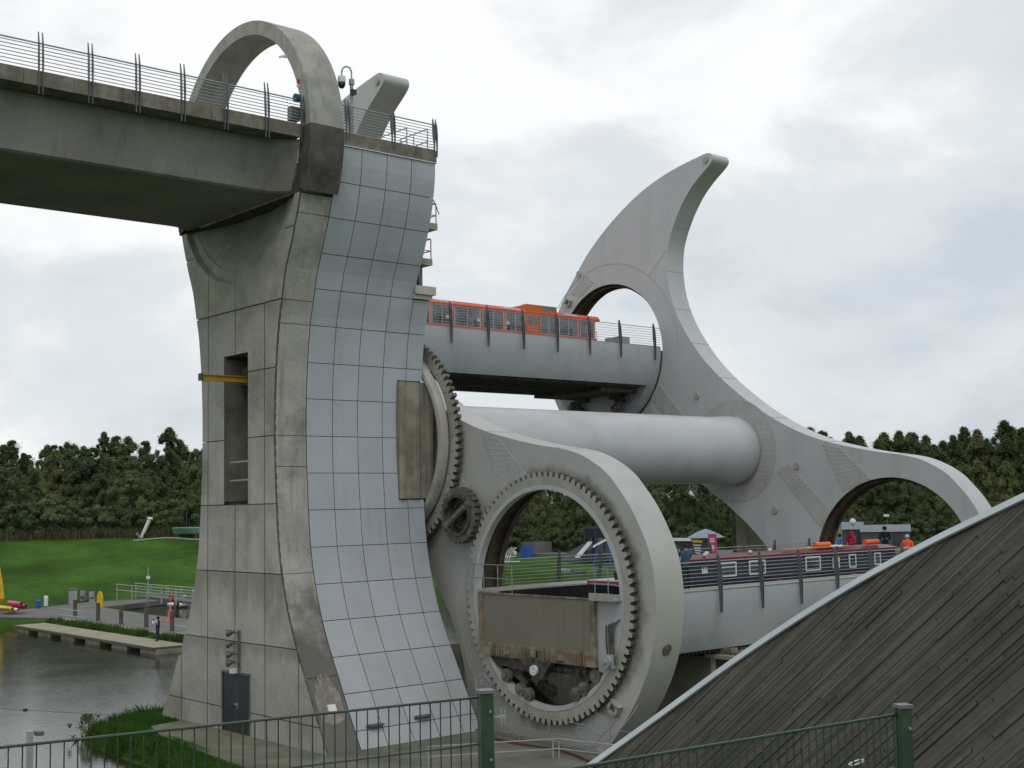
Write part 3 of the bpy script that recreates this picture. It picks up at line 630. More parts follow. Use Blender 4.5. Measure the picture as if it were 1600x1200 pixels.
# ------------------------------------------------------------ wheel: arms, axle
TH = .5714; CT, ST = math.cos(TH), math.sin(TH)
def A2(u, v): return (u*CT+v*ST, -u*ST+v*CT)
Hh = [(-10.3, 13.7), (-10.72, 12.7), (-11.02, 11.65), (-11.13, 10.54), (-11.1, 9.48), (-10.94, 8.5), (-10.66, 7.75), (-10.17, 6.89), (-9.37, 5.93), (-8.43, 5.14), (-7.34, 4.48), (-6.11, 3.95), (-4.76, 3.5), (-3.11, 3.17), (-1.66, 3.02), (0, 2.94), (1.36, 2.98), (2.74, 3.1), (4.03, 3.33), (5.21, 3.64), (6.33, 4.02), (7.4, 4.42), (8.44, 4.84), (9.39, 5.27), (10.39, 5.64), (11.4, 5.82), (12.3, 5.83), (13, 5.68), (13.8, 5.45), (14.6, 5.1), (15.3, 4.7), (15.9, 4.25), (16.4, 3.7), (16.85, 3.05), (17.25, 2.3), (17.55, 1.5), (17.75, .6), (17.82, -.4), (17.75, -1.6), (17.55, -3), (17.24, -4.76), (16.7, -6.45), (15.91, -8.25), (14.86, -10.1), (13.7, -11.61), (12.49, -12.87), (11.25, -13.98)]
tipc = [(10.9, -14.27), (10.62, -14.4), (10.34, -14.34), (10.2, -14.12)]
half = Hh+tipc
full = half+[(-u, -v) for u, v in half]
OUT = [A2(u, v) for u, v in spline(full, 5)]
RH = 4.68
def circ(cu, cv, r, n=80): return [A2(cu+r*math.cos(2*PI*i/n), cv+r*math.sin(2*PI*i/n)) for i in range(n)]
wheel = thing('rotating_boat_lift', 'huge pale grey rotating wheel with two hooked arms joined by a thick axle', 'boat lift wheel', (0, 13, -2))
def plate_strip(poly, y, arm, bolts=True, lines=0):
    """thin plate lying on the inner or outer face of an arm, with rows of bolt heads"""
    g = MB(); q = [A2(*p) for p in poly]; g.prism(q, y-.02, y)
    if bolts:
        us = [p[0] for p in poly]; vs_ = [p[1] for p in poly]; a, b, c, d = [Vector(p) for p in poly]
        la = max((b-a).length, (c-d).length); lb = max((d-a).length, (c-b).length); n1, n2 = int(la/.27), int(lb/.27)
        for i in range(n1):
            for j in range(n2):
                s, t = (i+.5)/n1, (j+.5)/n2; p = (a*(1-s)+b*s)*(1-t)+(d*(1-s)+c*s)*t
                x, z = A2(p.x, p.y); r = .035
                g.add([(x-r, y-.02, z-r), (x+r, y-.02, z-r), (x+r, y-.02, z+r), (x-r, y-.02, z+r), (x-r*.6, y-.045, z-r*.6), (x+r*.6, y-.045, z-r*.6), (x+r*.6, y-.045, z+r*.6), (x-r*.6, y-.045, z+r*.6)],
                      [(4, 5, 6, 7), (0, 1, 5, 4), (1, 2, 6, 5), (2, 3, 7, 6), (3, 0, 4, 7)])
    return g.build('splice_plate', 'plate', arm)
def make_arm(y0, m):
    g = MB(); g.prism(OUT, y0, y0+1.5, [circ(12, 0, RH), circ(-12, 0, RH)])
    arm = g.build('arm', m, wheel, smooth=True, angle=30)
    for s in (1, -1):
        ce = A2(12*s, 0)
        g = MB(); g.disc(ce, RH-.012, RH+.0, y0+.02, y0+1.48, 80); 
        g.disc(ce, RH-.18, RH-.013, y0+.32, y0+.42, 80); g.disc(ce, RH-.18, RH-.013, y0+1.05, y0+1.15, 80)
        g.build('ring_liner', 'liner', arm)
        f = lambda L: [(u*s, v*s) for u, v in L]
        plate_strip(f([(5.0, 3.44), (6.1, 3.78), (8.7, 3.35), (7.45, 1.85)]), y0, arm)
        plate_strip(f([(3.2, .55), (3.6, 1.35), (7.35, .55), (7.3, -.6)]), y0, arm)
        plate_strip(f([(15.7, -3.55), (16.75, -3.75), (17.35, -1.95), (16.35, -2.2)]), y0, arm)
        g = MB(); L = [A2(12*s+6.02*math.cos(t), 6.02*math.sin(t)) for t in np.linspace(-1.75+(PI if s < 0 else 0), 1.9+(PI if s < 0 else 0), 50)]
        # weld line that runs round the ring, on the fin side
        a0 = (-2.55 if s > 0 else .59); L = [A2(12*s+6.0*math.cos(t), 6.0*math.sin(t)) for t in np.linspace(a0, a0+2.45, 50)]
        for p, q in zip(L[:-1], L[1:]): g.tube((p[0], y0-.0, p[1]), (q[0], y0-.0, q[1]), .022, 4)
        p, q = A2(-11.43*-s, 6.02*-s), A2(-10.86*-s, 7.97*-s); g.tube((p[0], y0, p[1]), (q[0], y0, q[1]), .018, 4)
        g.build('weld_seam', 'plate', arm)
        for (u, v) in ((10.67, -13.95), (17.26, -3.47), (4.16, -1.4), (-4.2, -1.5)):
            if s < 0 or True:
                x, z = A2(u*s, v*s); g = MB(); g.disc((x, z), 0, .19, y0-.09, y0, 14); g.build('cap', 'gear', arm)
        x, z = A2(17.15*s, -1.4*s)
        g = MB(); U = Vector((CT, 0, -ST)); Vv = Vector((ST, 0, CT)); c = Vector((x, y0-.12, z))
        for dx, dz, ax, az in ((-.2, 0, .05, .2), (.2, 0, .05, .2), (0, .2, .25, .04), (0, -.2, .25, .04)):
            g.obox(c+U*dx+Vv*dz, U*ax, Vector((0, .12, 0)), Vv*az)
        g.build('lifting_bracket', 'gear', arm)
        # cover plate joints across the rim
        for k in (4, 7, 9, 11, 13, 16, 19, 23):
            u, v = Hh[k]; u2, v2 = Hh[k+1]; d = Vector((u2-u, v2-v)).normalized(); nrm = Vector((-d.y, d.x))
            if True:
                x, z = A2(u*s, v*s); dd = A2(d.x*s, d.y*s); nr = A2(nrm.x*s, nrm.y*s)
                g = MB(); g.obox((x+nr[0]*.004, y0+.75, z+nr[1]*.004), (dd[0]*.018, 0, dd[1]*.018), (0, .752, 0), (nr[0]*.012, 0, nr[1]*.012)); g.build('rim_joint', 'plate', arm)
        for k, yo in ((35, .75),):
            u, v = Hh[k]; u2, v2 = Hh[k+1]; d = Vector((u2-u, v2-v)).normalized(); nr = A2(-d.y*s, d.x*s); x, z = A2(u*s, v*s)
            g = MB(); g.tube((x-nr[0]*.02, y0+yo, z-nr[1]*.02), (x+nr[0]*.05, y0+yo, z+nr[1]*.05), .22, 14); g.build('inspection_cover', 'cog', arm)
    # ring of bolts round the axle
    g = MB(); g.disc((0, 0), 1.95, 3.0, y0-.02, y0, 60)
    for r in np.arange(2.1, 2.98, .14):
        n = int(2*PI*r/.3)
        for i in range(n):
            t = 2*PI*i/n; x, z = r*math.cos(t), r*math.sin(t); q = .03
            g.add([(x-q, y0-.02, z-q), (x+q, y0-.02, z-q), (x+q, y0-.02, z+q), (x-q, y0-.02, z+q), (x, y0-.045, z)], [(0, 1, 4), (1, 2, 4), (2, 3, 4), (3, 0, 4)])
    g.build('hub_plate', 'plate' if m == 'arm' else 'plate', arm)
    return arm
make_arm(.3, 'armn'); make_arm(24.1, 'arm')
g = MB()
prof = [(1.80, 1.9), (2.2, 1.9), (21.8, 1.9), (22.4, 1.93), (23.2, 1.99), (23.9, 1.97), (24.08, 1.86)]
n = 72; vs = []
for y, r in prof:
    for i in range(n): vs.append((r*math.cos(2*PI*i/n), y, r*math.sin(2*PI*i/n)))
g.add(vs, [(j*n+(i+1) % n, j*n+i, (j+1)*n+i, (j+1)*n+(i+1) % n) for j in range(len(prof)-1) for i in range(n)]); g.build('axle', 'axle', wheel, smooth=True)

# gears
def gear(c, r_in, r_root, r_tip, y0, y1, nt, phase=0, lip=None, n_sub=1):
    P = []
    for i in range(nt):
        a = 2*PI*(i+phase)/nt; s = 2*PI/nt
        for f, r in ((-.37, r_root), (-.34, r_root+.04), (-.27, r_tip-.05), (-.20, r_tip), (.20, r_tip), (.27, r_tip-.05), (.34, r_root+.04), (.37, r_root)):
            P.append((c[0]+r*math.cos(a+f*s), c[1]+r*math.sin(a+f*s)))
    hole = [(c[0]+r_in*math.cos(2*PI*i/96), c[1]+r_in*math.sin(2*PI*i/96)) for i in range(96)]
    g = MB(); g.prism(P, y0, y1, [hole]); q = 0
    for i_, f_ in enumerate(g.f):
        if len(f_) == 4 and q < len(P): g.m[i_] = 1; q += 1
    return g
cl, cu = A2(12, 0), A2(-12, 0)
bg = thing('fixed_ring_gear', 'large toothed ring gear fixed to the tower beside the wheel', 'gear', (0, 0, -4.93))
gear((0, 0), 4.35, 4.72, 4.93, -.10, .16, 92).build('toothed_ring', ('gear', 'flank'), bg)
g = MB(); pr = [(4.36, -.2), (4.36, -.42), (4.28, -.55), (4.15, -.6), (4.02, -.55), (3.95, -.42), (3.93, .1), (4.0, .1), (4.02, -.3), (4.30, -.3)]
n = 96; m_ = len(pr); vs = [(r*math.cos(2*PI*i/n), y, r*math.sin(2*PI*i/n)) for i in range(n) for r, y in pr]
g.add(vs, [(i*m_+k, i*m_+(k+1) % m_, ((i+1) % n)*m_+(k+1) % m_, ((i+1) % n)*m_+k) for i in range(n) for k in range(m_)]); g.build('flange', 'gear', bg, smooth=True, angle=35)
g = MB()
for i in range(86):
    a = 2*PI*(i+.5)/86
    if i % 3 == 0: g.tube((4.53*math.cos(a), -.135, 4.53*math.sin(a)), (4.53*math.cos(a), -.1, 4.53*math.sin(a)), .035, 6)
g.build('bolts', 'cog', bg)
g = MB()
for a in (2.2, 2.8, 3.6, 4.2): g.tube((3.95*math.cos(a), -.3, 3.95*math.sin(a)), (1.5*math.cos(a), -.6, 1.5*math.sin(a)), .15, 8)
g.disc((0, 0), 0, 2.2, -1.8, -.25, 40); g.build('bearing', 'flute', bg)
for s in (1, -1):
    c = A2(6*s, 0)
    sg = thing('small_gear', ('dirty small cog between the tower gear and the lower gondola ring' if s > 0 else 'dirty small cog on the upper half of the near arm behind the tower'), 'gear', (c[0], 0, c[1]-1.1))
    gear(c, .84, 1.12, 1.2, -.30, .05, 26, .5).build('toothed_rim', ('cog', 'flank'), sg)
    g = MB(); g.disc(c, .76, .9, -.40, -.28, 36); g.disc(c, .0, .84, -.02, .28, 36); g.disc(c, .5, .58, -.12, .0, 30); g.disc(c, .0, .24, -.25, .0, 16); g.build('hub', 'dark', sg, smooth=True, angle=35)
    g = MB(); d = Vector((math.cos(.55), 0, math.sin(.55))); pz = Vector((-d.z, 0, d.x))
    g.obox(Vector((c[0], -.36, c[1])), d*.95, Vector((0, .05, 0)), pz*.13)
    for k in range(-3, 4): g.obox(Vector((c[0], -.44, c[1]))+d*k*.2, d*.05, Vector((0, .04, 0)), pz*.09)
    g.build('lock_bar', 'cog', sg)

# ------------------------------------------------------------ gondolas
def arcpts(c, r, a0, a1, n): return [(c[0]+r*math.cos(a), c[1]+r*math.sin(a)) for a in np.linspace(a0, a1, n)]
def gondola(c, label):
    cx, cz = c; G = thing('gondola', label, 'gondola', (cx, 12, cz-3))
    at = math.asin(.13/4.6); ab = -math.asin(2.2/4.6)
    outer = arcpts(c, 4.6, at, ab, 16)+[(cx-x+cx, z) for x, z in arcpts(c, 4.6, at, ab, 16)[::-1]]
    inner = [(cx-3.0, cz+.13), (cx-3.0, cz-1.6), (cx+3.0, cz-1.6), (cx+3.0, cz+.13)]
    g = MB(); g.prism(outer+inner, .03, 24.04); hull = g.build('hull', 'hull', G, smooth=True, angle=30)
    g = MB(); g.disc(c, 4.30, 4.655, 24.045, 24.75, 60, PI+.02, 2*PI-.02); g.build('end_seal', 'dark', G, smooth=True, angle=30)
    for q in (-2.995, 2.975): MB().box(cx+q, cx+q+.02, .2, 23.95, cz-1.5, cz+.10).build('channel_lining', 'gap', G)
    for y0, y1 in ((23.3, 24.03),):
        lo = arcpts(c, 4.597, ab+.003, -1.02, 8); lo2 = [(2*cx-x, z) for x, z in lo[::-1]]
        g = MB(); g.prism(lo+lo2, y0, y1); g.build('end_drum', 'hull', G, smooth=True, angle=30)
    g = MB()
    for k in range(92): y = .6+k*.245; g.box(cx-3.7, cx+3.86, y, y+.06, cz-2.34, cz-2.203)
    g.box(cx-.1, cx+.1, .6, 22.5, cz-2.40, cz-2.25); stuff(g.build('floor_ribs', 'under', G))
    for s in (1, -1):
        g = MB(); a, b = sorted((cx+s*3.06, cx+s*4.5)); g.box(a, b, .1, 24.0, cz+.132, cz+.16); g.build('walkway', 'deck', G)
        ra = MB().box(*sorted((cx+s*4.50, cx+s*4.56)), 2.0, 24.0, cz+.14, cz+.18).build('railing', 'rail', G)
        for k in range(8):
            y = 5.1+2.56*k+(.4 if k == 7 else 0)
            if y < 24: blade_post(cx+s*4.68, y, cz-.72, cz+1.55, s, ra, .20, .045, .03)
        for k, z in enumerate([.27+.145*q for q in range(8)]):
            MB().tube((cx+s*4.62, 1.9, cz+z), (cx+s*4.62, 24.02, cz+z), .024 if k == 7 else .014, 5).build('rail', 'rail', ra)
    g = MB(); g.add([(cx-2.99, .2, cz-.38), (cx+2.99, .2, cz-.38), (cx+2.99, 23.9, cz-.38), (cx-2.99, 23.9, cz-.38)], [(0, 1, 2, 3)]); g.build('channel_water', 'water', G)
    # toothed ring on the near end
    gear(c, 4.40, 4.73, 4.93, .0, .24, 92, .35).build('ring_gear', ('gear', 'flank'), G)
    g = MB(); g.disc(c, 4.22, 4.398, -.02, .29, 96); g.build('ring_rim', 'arm', G, smooth=True, angle=35)
    for y in (0, 1):                         # end gates
        yy = (-.02 if y == 0 else 24.06); s = -1 if y == 0 else 1
        g = MB(); g.box(cx-3.72, cx+2.78, *sorted((yy-.0, yy+s*.06)), cz-1.95, cz+.0); gt = g.build('gate', 'gate', G)
        g = MB(); g.box(cx-3.9, cx-3.72, *sorted((yy, yy+s*.16)), cz-2.1, cz+.08); g.box(cx+2.78, cx+3.0, *sorted((yy, yy+s*.16)), cz-2.5, cz+.08); g.box(cx-3.9, cx+2.78, *sorted((yy, yy+s*.15)), cz-2.1, cz-1.95); g.box(cx-3.72, cx+2.78, *sorted((yy, yy+s*.1)), cz+.001, cz+.06); g.build('gate_frame', 'rust', gt)
    y = -.03
    g = MB(); g.box(cx-3.7, cx+2.8, -.16, 0, cz-2.5, cz-2.11)
    for k in range(38): x = cx-3.2+k*.15; g.box(x, x+.05, -.22, -.16, cz-2.46, cz-2.14)
    for x in (-2.2, -.6, 1.0): g.box(cx+x, cx+x+.3, -.28, -.16, cz-2.36, cz-2.12)
    g.build('rust_band', 'rust', G)
    g = MB(); g.prism([(cx-1.3, cz-2.5), (cx+.55, cz-2.5), (cx+.0, cz-3.15), (cx-.55, cz-3.2)][::-1], -.2, .1); g.prism([(cx-3.5, cz-2.5), (cx-1.2, cz-2.5), (cx-.9, cz-3.0), (cx-3.0, cz-2.85)][::-1], .0, .4); g.build('centre_bracket', 'dark', G)
    g = MB(); g.disc((cx-.42, cz-2.86), .1, .2, -.3, -.2, 16); g.disc((cx-.42, cz-2.86), 0, .08, -.3, -.2, 10); g.build('pulley', 'white', G)
    for s, ang in ((-1, -1.95), (-1, -2.2), (1, -1.0), (1, -.78), (-1, -1.83), (1, -1.12)):    # bogie wheels that run in the ring
        x, z = cx+4.0*math.cos(ang), cz+4.0*math.sin(ang)
        for yw in (.0, 1.2, 22.9):
            g = MB(); g.disc((x, z), .05, .26, yw-.1, yw+.1, 16); g.disc((x, z), 0, .1, yw-.16, yw-.1, 10); g.build('bogie_wheel', 'cog', G)
    for s in (-1, 1):
        a = -PI/2+s*.52
        for yw in (.05, 22.8):
            g = MB(); x, z = cx+3.7*math.cos(a), cz+3.7*math.sin(a); g.obox((x, yw+.2, z), (.62*math.cos(a+PI/2), 0, .62*math.sin(a+PI/2)), (0, .12, 0), (.14*math.cos(a), 0, .14*math.sin(a)))
            g.tube((x, yw+.2, z), (cx+s*1.3, yw+.2, cz-2.5), .14, 8); g.box(min(x, cx+s*1.3)-.2, max(x, cx+s*1.3)+.3, yw+.1, yw+.9, cz-2.9, cz-2.5)
            g.build('bogie_frame', 'dark', G)
    g = MB(); g.box(cx-.8, cx+2.9, .3, 1.6, cz-2.95, cz-2.55); g.box(cx-2.9, cx+3.2, 20.2, 23.9, cz-2.62, cz-2.35)
    for k in range(7): g.tube((cx+.2+k*.35, .2, cz-2.75), (cx+.45+k*.35, .2, cz-2.78), .13, 8)
    stuff(g.build('drive_gear', 'dark', G))
    # equipment panel beside the gate
    pp = [(cx+3.0, cz-2.6), (cx+3.4, cz-2.75), (cx+4.15, cz-1.2), (cx+4.38, cz-.3), (cx+4.38, cz+.02), (cx+3.0, cz+.02)]
    g = MB(); g.prism(pp[::-1], -.03, .2); g.build('equipment_panel', 'hull', G)
    g = MB()
    for k, x in enumerate((3.55, 3.7, 3.83, 3.95)): g.path([(cx+x, -.1, cz-.9+.05*k), (cx+x-.02*k, -.12, cz-1.5), (cx+x+.05, -.12, cz-2.0-.1*k)], .035, 5)
    g.tube((cx+3.98, -.1, cz-.85), (cx+4.25, -.1, cz-.65), .03, 5); g.build('cables', 'dark', G)
    g = MB(); g.disc((cx+3.62, cz-2.22), 0, .24, -.3, -.05, 14); g.disc((cx+3.62, cz-2.22), 0, .09, -.4, -.3, 8); g.box(cx+3.3, cx+3.95, -.2, -.02, cz-2.45, cz-1.95); g.build('hydraulic_motor', 'rail2', G)
    g = MB(); g.box(cx+3.02, cx+4.3, -.45, .1, cz+.02, cz+.1); g.box(cx+3.02, cx+4.3, -.47, -.44, cz+.02, cz+.3); g.build('step', 'gear', G)
    g = MB()
    for h in (.65, 1.2): g.path([(cx-4.4, -.2, cz+h), (cx-1.7, -.2, cz+h)], .02, 5); g.path([(cx+3.1, -.4, cz+h), (cx+4.4, -.4, cz+h)], .02, 5)
    for x, q in ((-4.4, -.2), (-3.5, -.2), (-2.6, -.2), (-1.7, -.2), (3.3, -.4), (4.0, -.4)): g.tube((cx+x, q, cz), (cx+x, q, cz+1.2), .02, 5)
    stuff(g.build('end_rail', 'rail', G))
    g = MB(); g.box(cx-4.1, cx-.5, 24.2, 26.6, cz-.1, cz+.1); g.build('end_platform', 'deck', G)
    return G
gl = gondola(cl, 'lower gondola with brown end gate, toothed ring and a dark blue narrowboat inside')
gu = gondola(cu, 'upper gondola high above the axle carrying the orange trip boat')
# cabinet at the far end of the upper gondola
g = MB(); g.box(cu[0]+1.2, cu[0]+2.4, 22.6, 23.6, cu[1]+.14, cu[1]+.95); o = g.build('cabinet', 'rail2', gu)

# ------------------------------------------------------------ boats
def window(g, gf, x, y0, y1, z0, z1, th=.03, fr=.045, out=1):
    g.box(*sorted((x, x+out*.015)), y0, y1, z0, z1)
    for a in ((y0-fr, y0, z0-fr, z1+fr), (y1, y1+fr, z0-fr, z1+fr), (y0, y1, z0-fr, z0), (y0, y1, z1, z1+fr)): gf.box(*sorted((x, x+out*th)), a[0], a[1], a[2], a[3])
cx, cz = cu
ob = thing('trip_boat', 'orange covered trip boat with a long row of windows in the upper gondola', 'boat', (cx+1.0, 12, cz-.4))
g = MB(); Pf = [(-1.1, -.42), (2.45, -.42), (2.62, .2), (2.64, .62), (-1.3, .62), (-1.28, .2)]
g.prism([(cx+a, cz+b) for a, b in Pf], 2.2, 20.4); g.add([(cx+2.64, 20.4, cz+.62), (cx+2.45, 20.4, cz-.42), (cx-1.1, 20.4, cz-.42), (cx-1.3, 20.4, cz+.62), (cx+.9, 22.4, cz+.68), (cx+.8, 21.9, cz-.3)], [(0, 1, 5, 4), (3, 4, 5, 2), (0, 4, 3), (1, 2, 5)]); g.build('hull', 'orange', ob)
g = MB(); g.box(cx-1.15, cx+2.52, 2.6, 20.5, cz+.621, cz+.64); g.build('sill', 'orange', ob)
g = MB(); g.prism([(cx+2.55, cz+1.70), (cx+2.58, cz+1.82), (cx+2.40, cz+2.02), (cx+1.9, cz+2.1), (cx-.6, cz+2.1), (cx-1.1, cz+2.0), (cx-1.25, cz+1.7)], 2.5, 20.85); g.build('roof', 'orange', ob, smooth=True, angle=30)
g = MB(); g.box(cx+2.1, cx+2.56, 14.9, 17.3, cz+1.72, cz+2.30); g.box(cx-1.0, cx+2.1, 14.95, 17.25, cz+2.05, cz+2.28); g.build('wheelhouse', 'orange2', ob)
g = MB(); g.box(cx+2.50, cx+2.565, 16.1, 17.2, cz+2.0, cz+2.25); g.build('wheelhouse_opening', 'glass', ob)
g = MB(); g.box(cx+2.44, cx+2.56, 14.9, 15.9, cz+.66, cz+1.70); dd = g.build('boarding_door', 'orange2', ob)
g = MB(); gf = MB(); window(g, gf, cx+2.56, 15.05, 15.4, cz+1.1, cz+1.62); window(g, gf, cx+2.56, 15.5, 15.8, cz+1.1, cz+1.62); g.build('pane', 'glass', dd)
ywin = [(2.8, 4.5), (4.6, 6.3), (6.4, 7.9), (8.0, 9.45), (9.58, 11.45), (11.6, 13.2), (13.32, 14.8), (16.0, 17.35), (17.5, 19.05), (19.2, 20.4)]
for s in (1, -1):
    xw = cx+2.50 if s > 0 else cx-1.16
    for a, b in ywin:
        g = MB(); gf = MB(); window(g, gf, xw, a+.05, b-.05, cz+.66, cz+1.72, out=s); q = gf.build('window_frame', 'winfr', ob); g.build('pane', 'glass', q)
        if s > 0: MB().box(xw+.005, xw+.03, (a+b)/2-.018, (a+b)/2+.018, cz+.66, cz+1.72).build('mullion', 'winfr', q)
        MB().box(*sorted((xw-.02*s, xw+.018*s)), b-.0, b+.1, cz+.63, cz+1.7).build('pillar', 'orange', ob)
g = MB(); g.box(cx-1.1, cx+2.45, 20.45, 20.5, cz+.8, cz+1.7); g.build('windscreen', 'glass', ob)
g = MB()
for x_ in (-.8, .2, 1.2, 2.2): g.tube((cx+x_, 20.5, cz+.7), (cx+.6+x_*.3, 21.9, cz+.68), .02); g.tube((cx+x_*.6+.6, 21.2, cz+.6), (cx+x_*.6+.6, 21.2, cz+1.15), .02)
g.tube((cx, 21.2, cz+1.15), (cx+1.9, 21.2, cz+1.15), .02); g.build('bow_rail', 'rail2', ob)
g = MB()
for y_, l_ in ((8.3, 1.1), (13.0, 1.3), (17.9, 1.0)):
    k = 0; yy = y_
    while yy < y_+l_: g.box(cx+2.5, cx+2.56, yy, yy+.08+.05*(k % 3), cz+1.88, cz+1.98); yy += .17; k += 1
g.build('roof_lettering', 'white', ob)
for y_ in (9.0, 11.2, 13.4, 17.2): # lighter seat-back cards and life jackets seen through the glass
    MB().box(cx+2.516, cx+2.524, y_, y_+.22, cz+1.0, cz+1.16).build('notice', 'whitec', ob)

cx, cz = cl
nb = thing('narrowboat', 'dark blue narrowboat with maroon roof and white rimmed windows in the lower gondola', 'boat', (cx+1.5, 11, cz-.5))
g = MB(); S = []
for y, hw, zt in ((1.0, .05, .5), (1.7, .55, .42), (2.6, .9, .36), (4.0, 1.05, .34), (21.0, 1.05, .34), (22.2, .85, .36), (22.8, .4, .38)):
    S.append([(cx+1.45+hw, y, cz-.6), (cx+1.45+hw, y, cz+zt), (cx+1.45-hw, y, cz+zt), (cx+1.45-hw, y, cz-.6)])
for a, b in zip(S[:-1], S[1:]): g.add(a+b, [(0, 4, 5, 1), (1, 5, 6, 2), (2, 6, 7, 3)])
g.add(S[0], [(0, 1, 2, 3)]); g.add(S[-1], [(3, 2, 1, 0)]); g.build('hull', 'navy', nb)
g = MB(); g.prism([(cx+2.46, cz+.3), (cx+2.36, cz+1.16), (cx+.56, cz+1.16), (cx+.46, cz+.3)], 4.2, 20.8); g.build('cabin', 'navy', nb)
g = MB(); g.prism([(cx+2.40, cz+1.161), (cx+2.42, cz+1.24), (cx+1.9, cz+1.36), (cx+1.0, cz+1.36), (cx+.5, cz+1.24), (cx+.52, cz+1.161)], 4.0, 20.9); g.build('roof', 'maroon', nb)
g = MB(); g.box(cx+2.38, cx+2.44, 4.0, 20.9, cz+1.12, cz+1.19); g.build('roof_trim', 'maroon', nb)
for a, b, z0, z1 in ((7.72, 8.75, .5, 1.0), (9.7, 10.7, .5, 1.0), (13.65, 14.65, .47, 1.0), (16.95, 17.4, .47, .98), (19.0, 19.4, .5, .98)):
    g = MB(); gf = MB(); window(g, gf, cx+2.42, a, b, cz+z0, cz+z1, .04, .05); q = gf.build('window_frame', 'white', nb); g.build('pane', 'glass', q)
    MB().box(cx+2.43, cx+2.46, a, b, cz+z0+(z1-z0)*.66, cz+z0+(z1-z0)*.72).build('glazing_bar', 'white', q)
g = MB(); g.box(cx+2.43, cx+2.46, 15.62, 16.15, cz+.45, cz+.93); 
q = g.build('side_hatch', 'whitec', nb); g = MB(); g.box(cx+2.45, cx+2.475, 15.86, 15.9, cz+.45, cz+.93); g.box(cx+2.45, cx+2.475, 15.62, 16.15, cz+.68, cz+.71); g.build('hatch_bar', 'navy', q)
g = MB(); a = (6.78, .8)                               # white crown emblem
for k in (-1, 0, 1): g.add([(cx+2.445, a[0]+k*.12-.07, cz+.72), (cx+2.445, a[0]+k*.12+.07, cz+.72), (cx+2.43, a[0]+k*.12+.02*k, cz+.95)], [(0, 1, 2)])
g.box(cx+2.42, cx+2.45, a[0]-.18, a[0]+.18, cz+.64, cz+.72); g.build('emblem', 'whitec', nb)
for y_ in (11.4, 16.9): MB().box(cx+2.47, cx+2.54, y_, y_+.35, cz-.0, cz+.16).build('fender', 'red', nb)
for y_, x_ in ((5.0, 1.9), (6.0, 1.2), (7.2, 2.1), (8.6, 1.0), (10.3, 2.0), (12.4, 1.4), (14.6, 1.9)):
    g = MB(); g.lathe([(.03, 0), (.09, .03), (.1, .1), (.04, .13)], (cx+x_, y_, cz+1.33), 10); g.build('roof_vent', 'white', nb)
g = MB(); g.box(cx+.48, cx+2.42, 1.9, 3.6, cz+.43, cz+.55); g.build('bow_stripe', 'red', nb)
g = MB(); g.box(cx+.46, cx+2.44, 1.88, 3.62, cz+.551, cz+.59); g.box(cx+.46, cx+2.44, 1.88, 3.62, cz+.39, cz+.429); g.build('bow_trim', 'white', nb)
g = MB(); g.box(cx+.9, cx+2.1, 3.4, 4.19, cz+.34, cz+1.1); g.lathe([(.18, 0), (.24, .1), (.22, .3), (.1, .36)], (cx+1.6, 2.6, cz+.6), 10); g.build('bow_locker', 'dark', nb)
for y0, y1, x_ in ((15.05, 16.15, 1.9), (19.0, 20.05, 1.9)):
    g = MB()
    g.tube((cx+x_, y0, cz+1.52), (cx+x_, y1, cz+1.52), .13, 12); o = g.build('life_float', 'olift', smooth=True, angle=40)
    tag(o, 'orange cylindrical float on the narrowboat roof, %s' % ('left one of the two' if y0 < 17 else 'right one, in front of the man in black'), 'float', 'orange floats on the narrowboat roof')
g = MB(); g.tube((cx+2.1, 12.4, cz+1.40), (cx+2.1, 17.4, cz+1.42), .035, 6); o = g.build('boat_pole', 'yellow'); tag(o, 'long yellow boat pole lying along the narrowboat roof', 'pole')
for (x_, y_) in ((2.0, 16.6),):
    g = MB(); random.seed(3)
    for k in range(9): g.lathe([(.02, 0), (.1, .03), (.11, .08), (.02, .13)], (cx+x_+random.uniform(-.2, .2), y_+random.uniform(-.5, .4), cz+1.36), 7)
    o = g.build('rope_pile', 'whitec'); tag(o, 'pale coil of rope on the narrowboat roof near the person in crimson', 'rope')

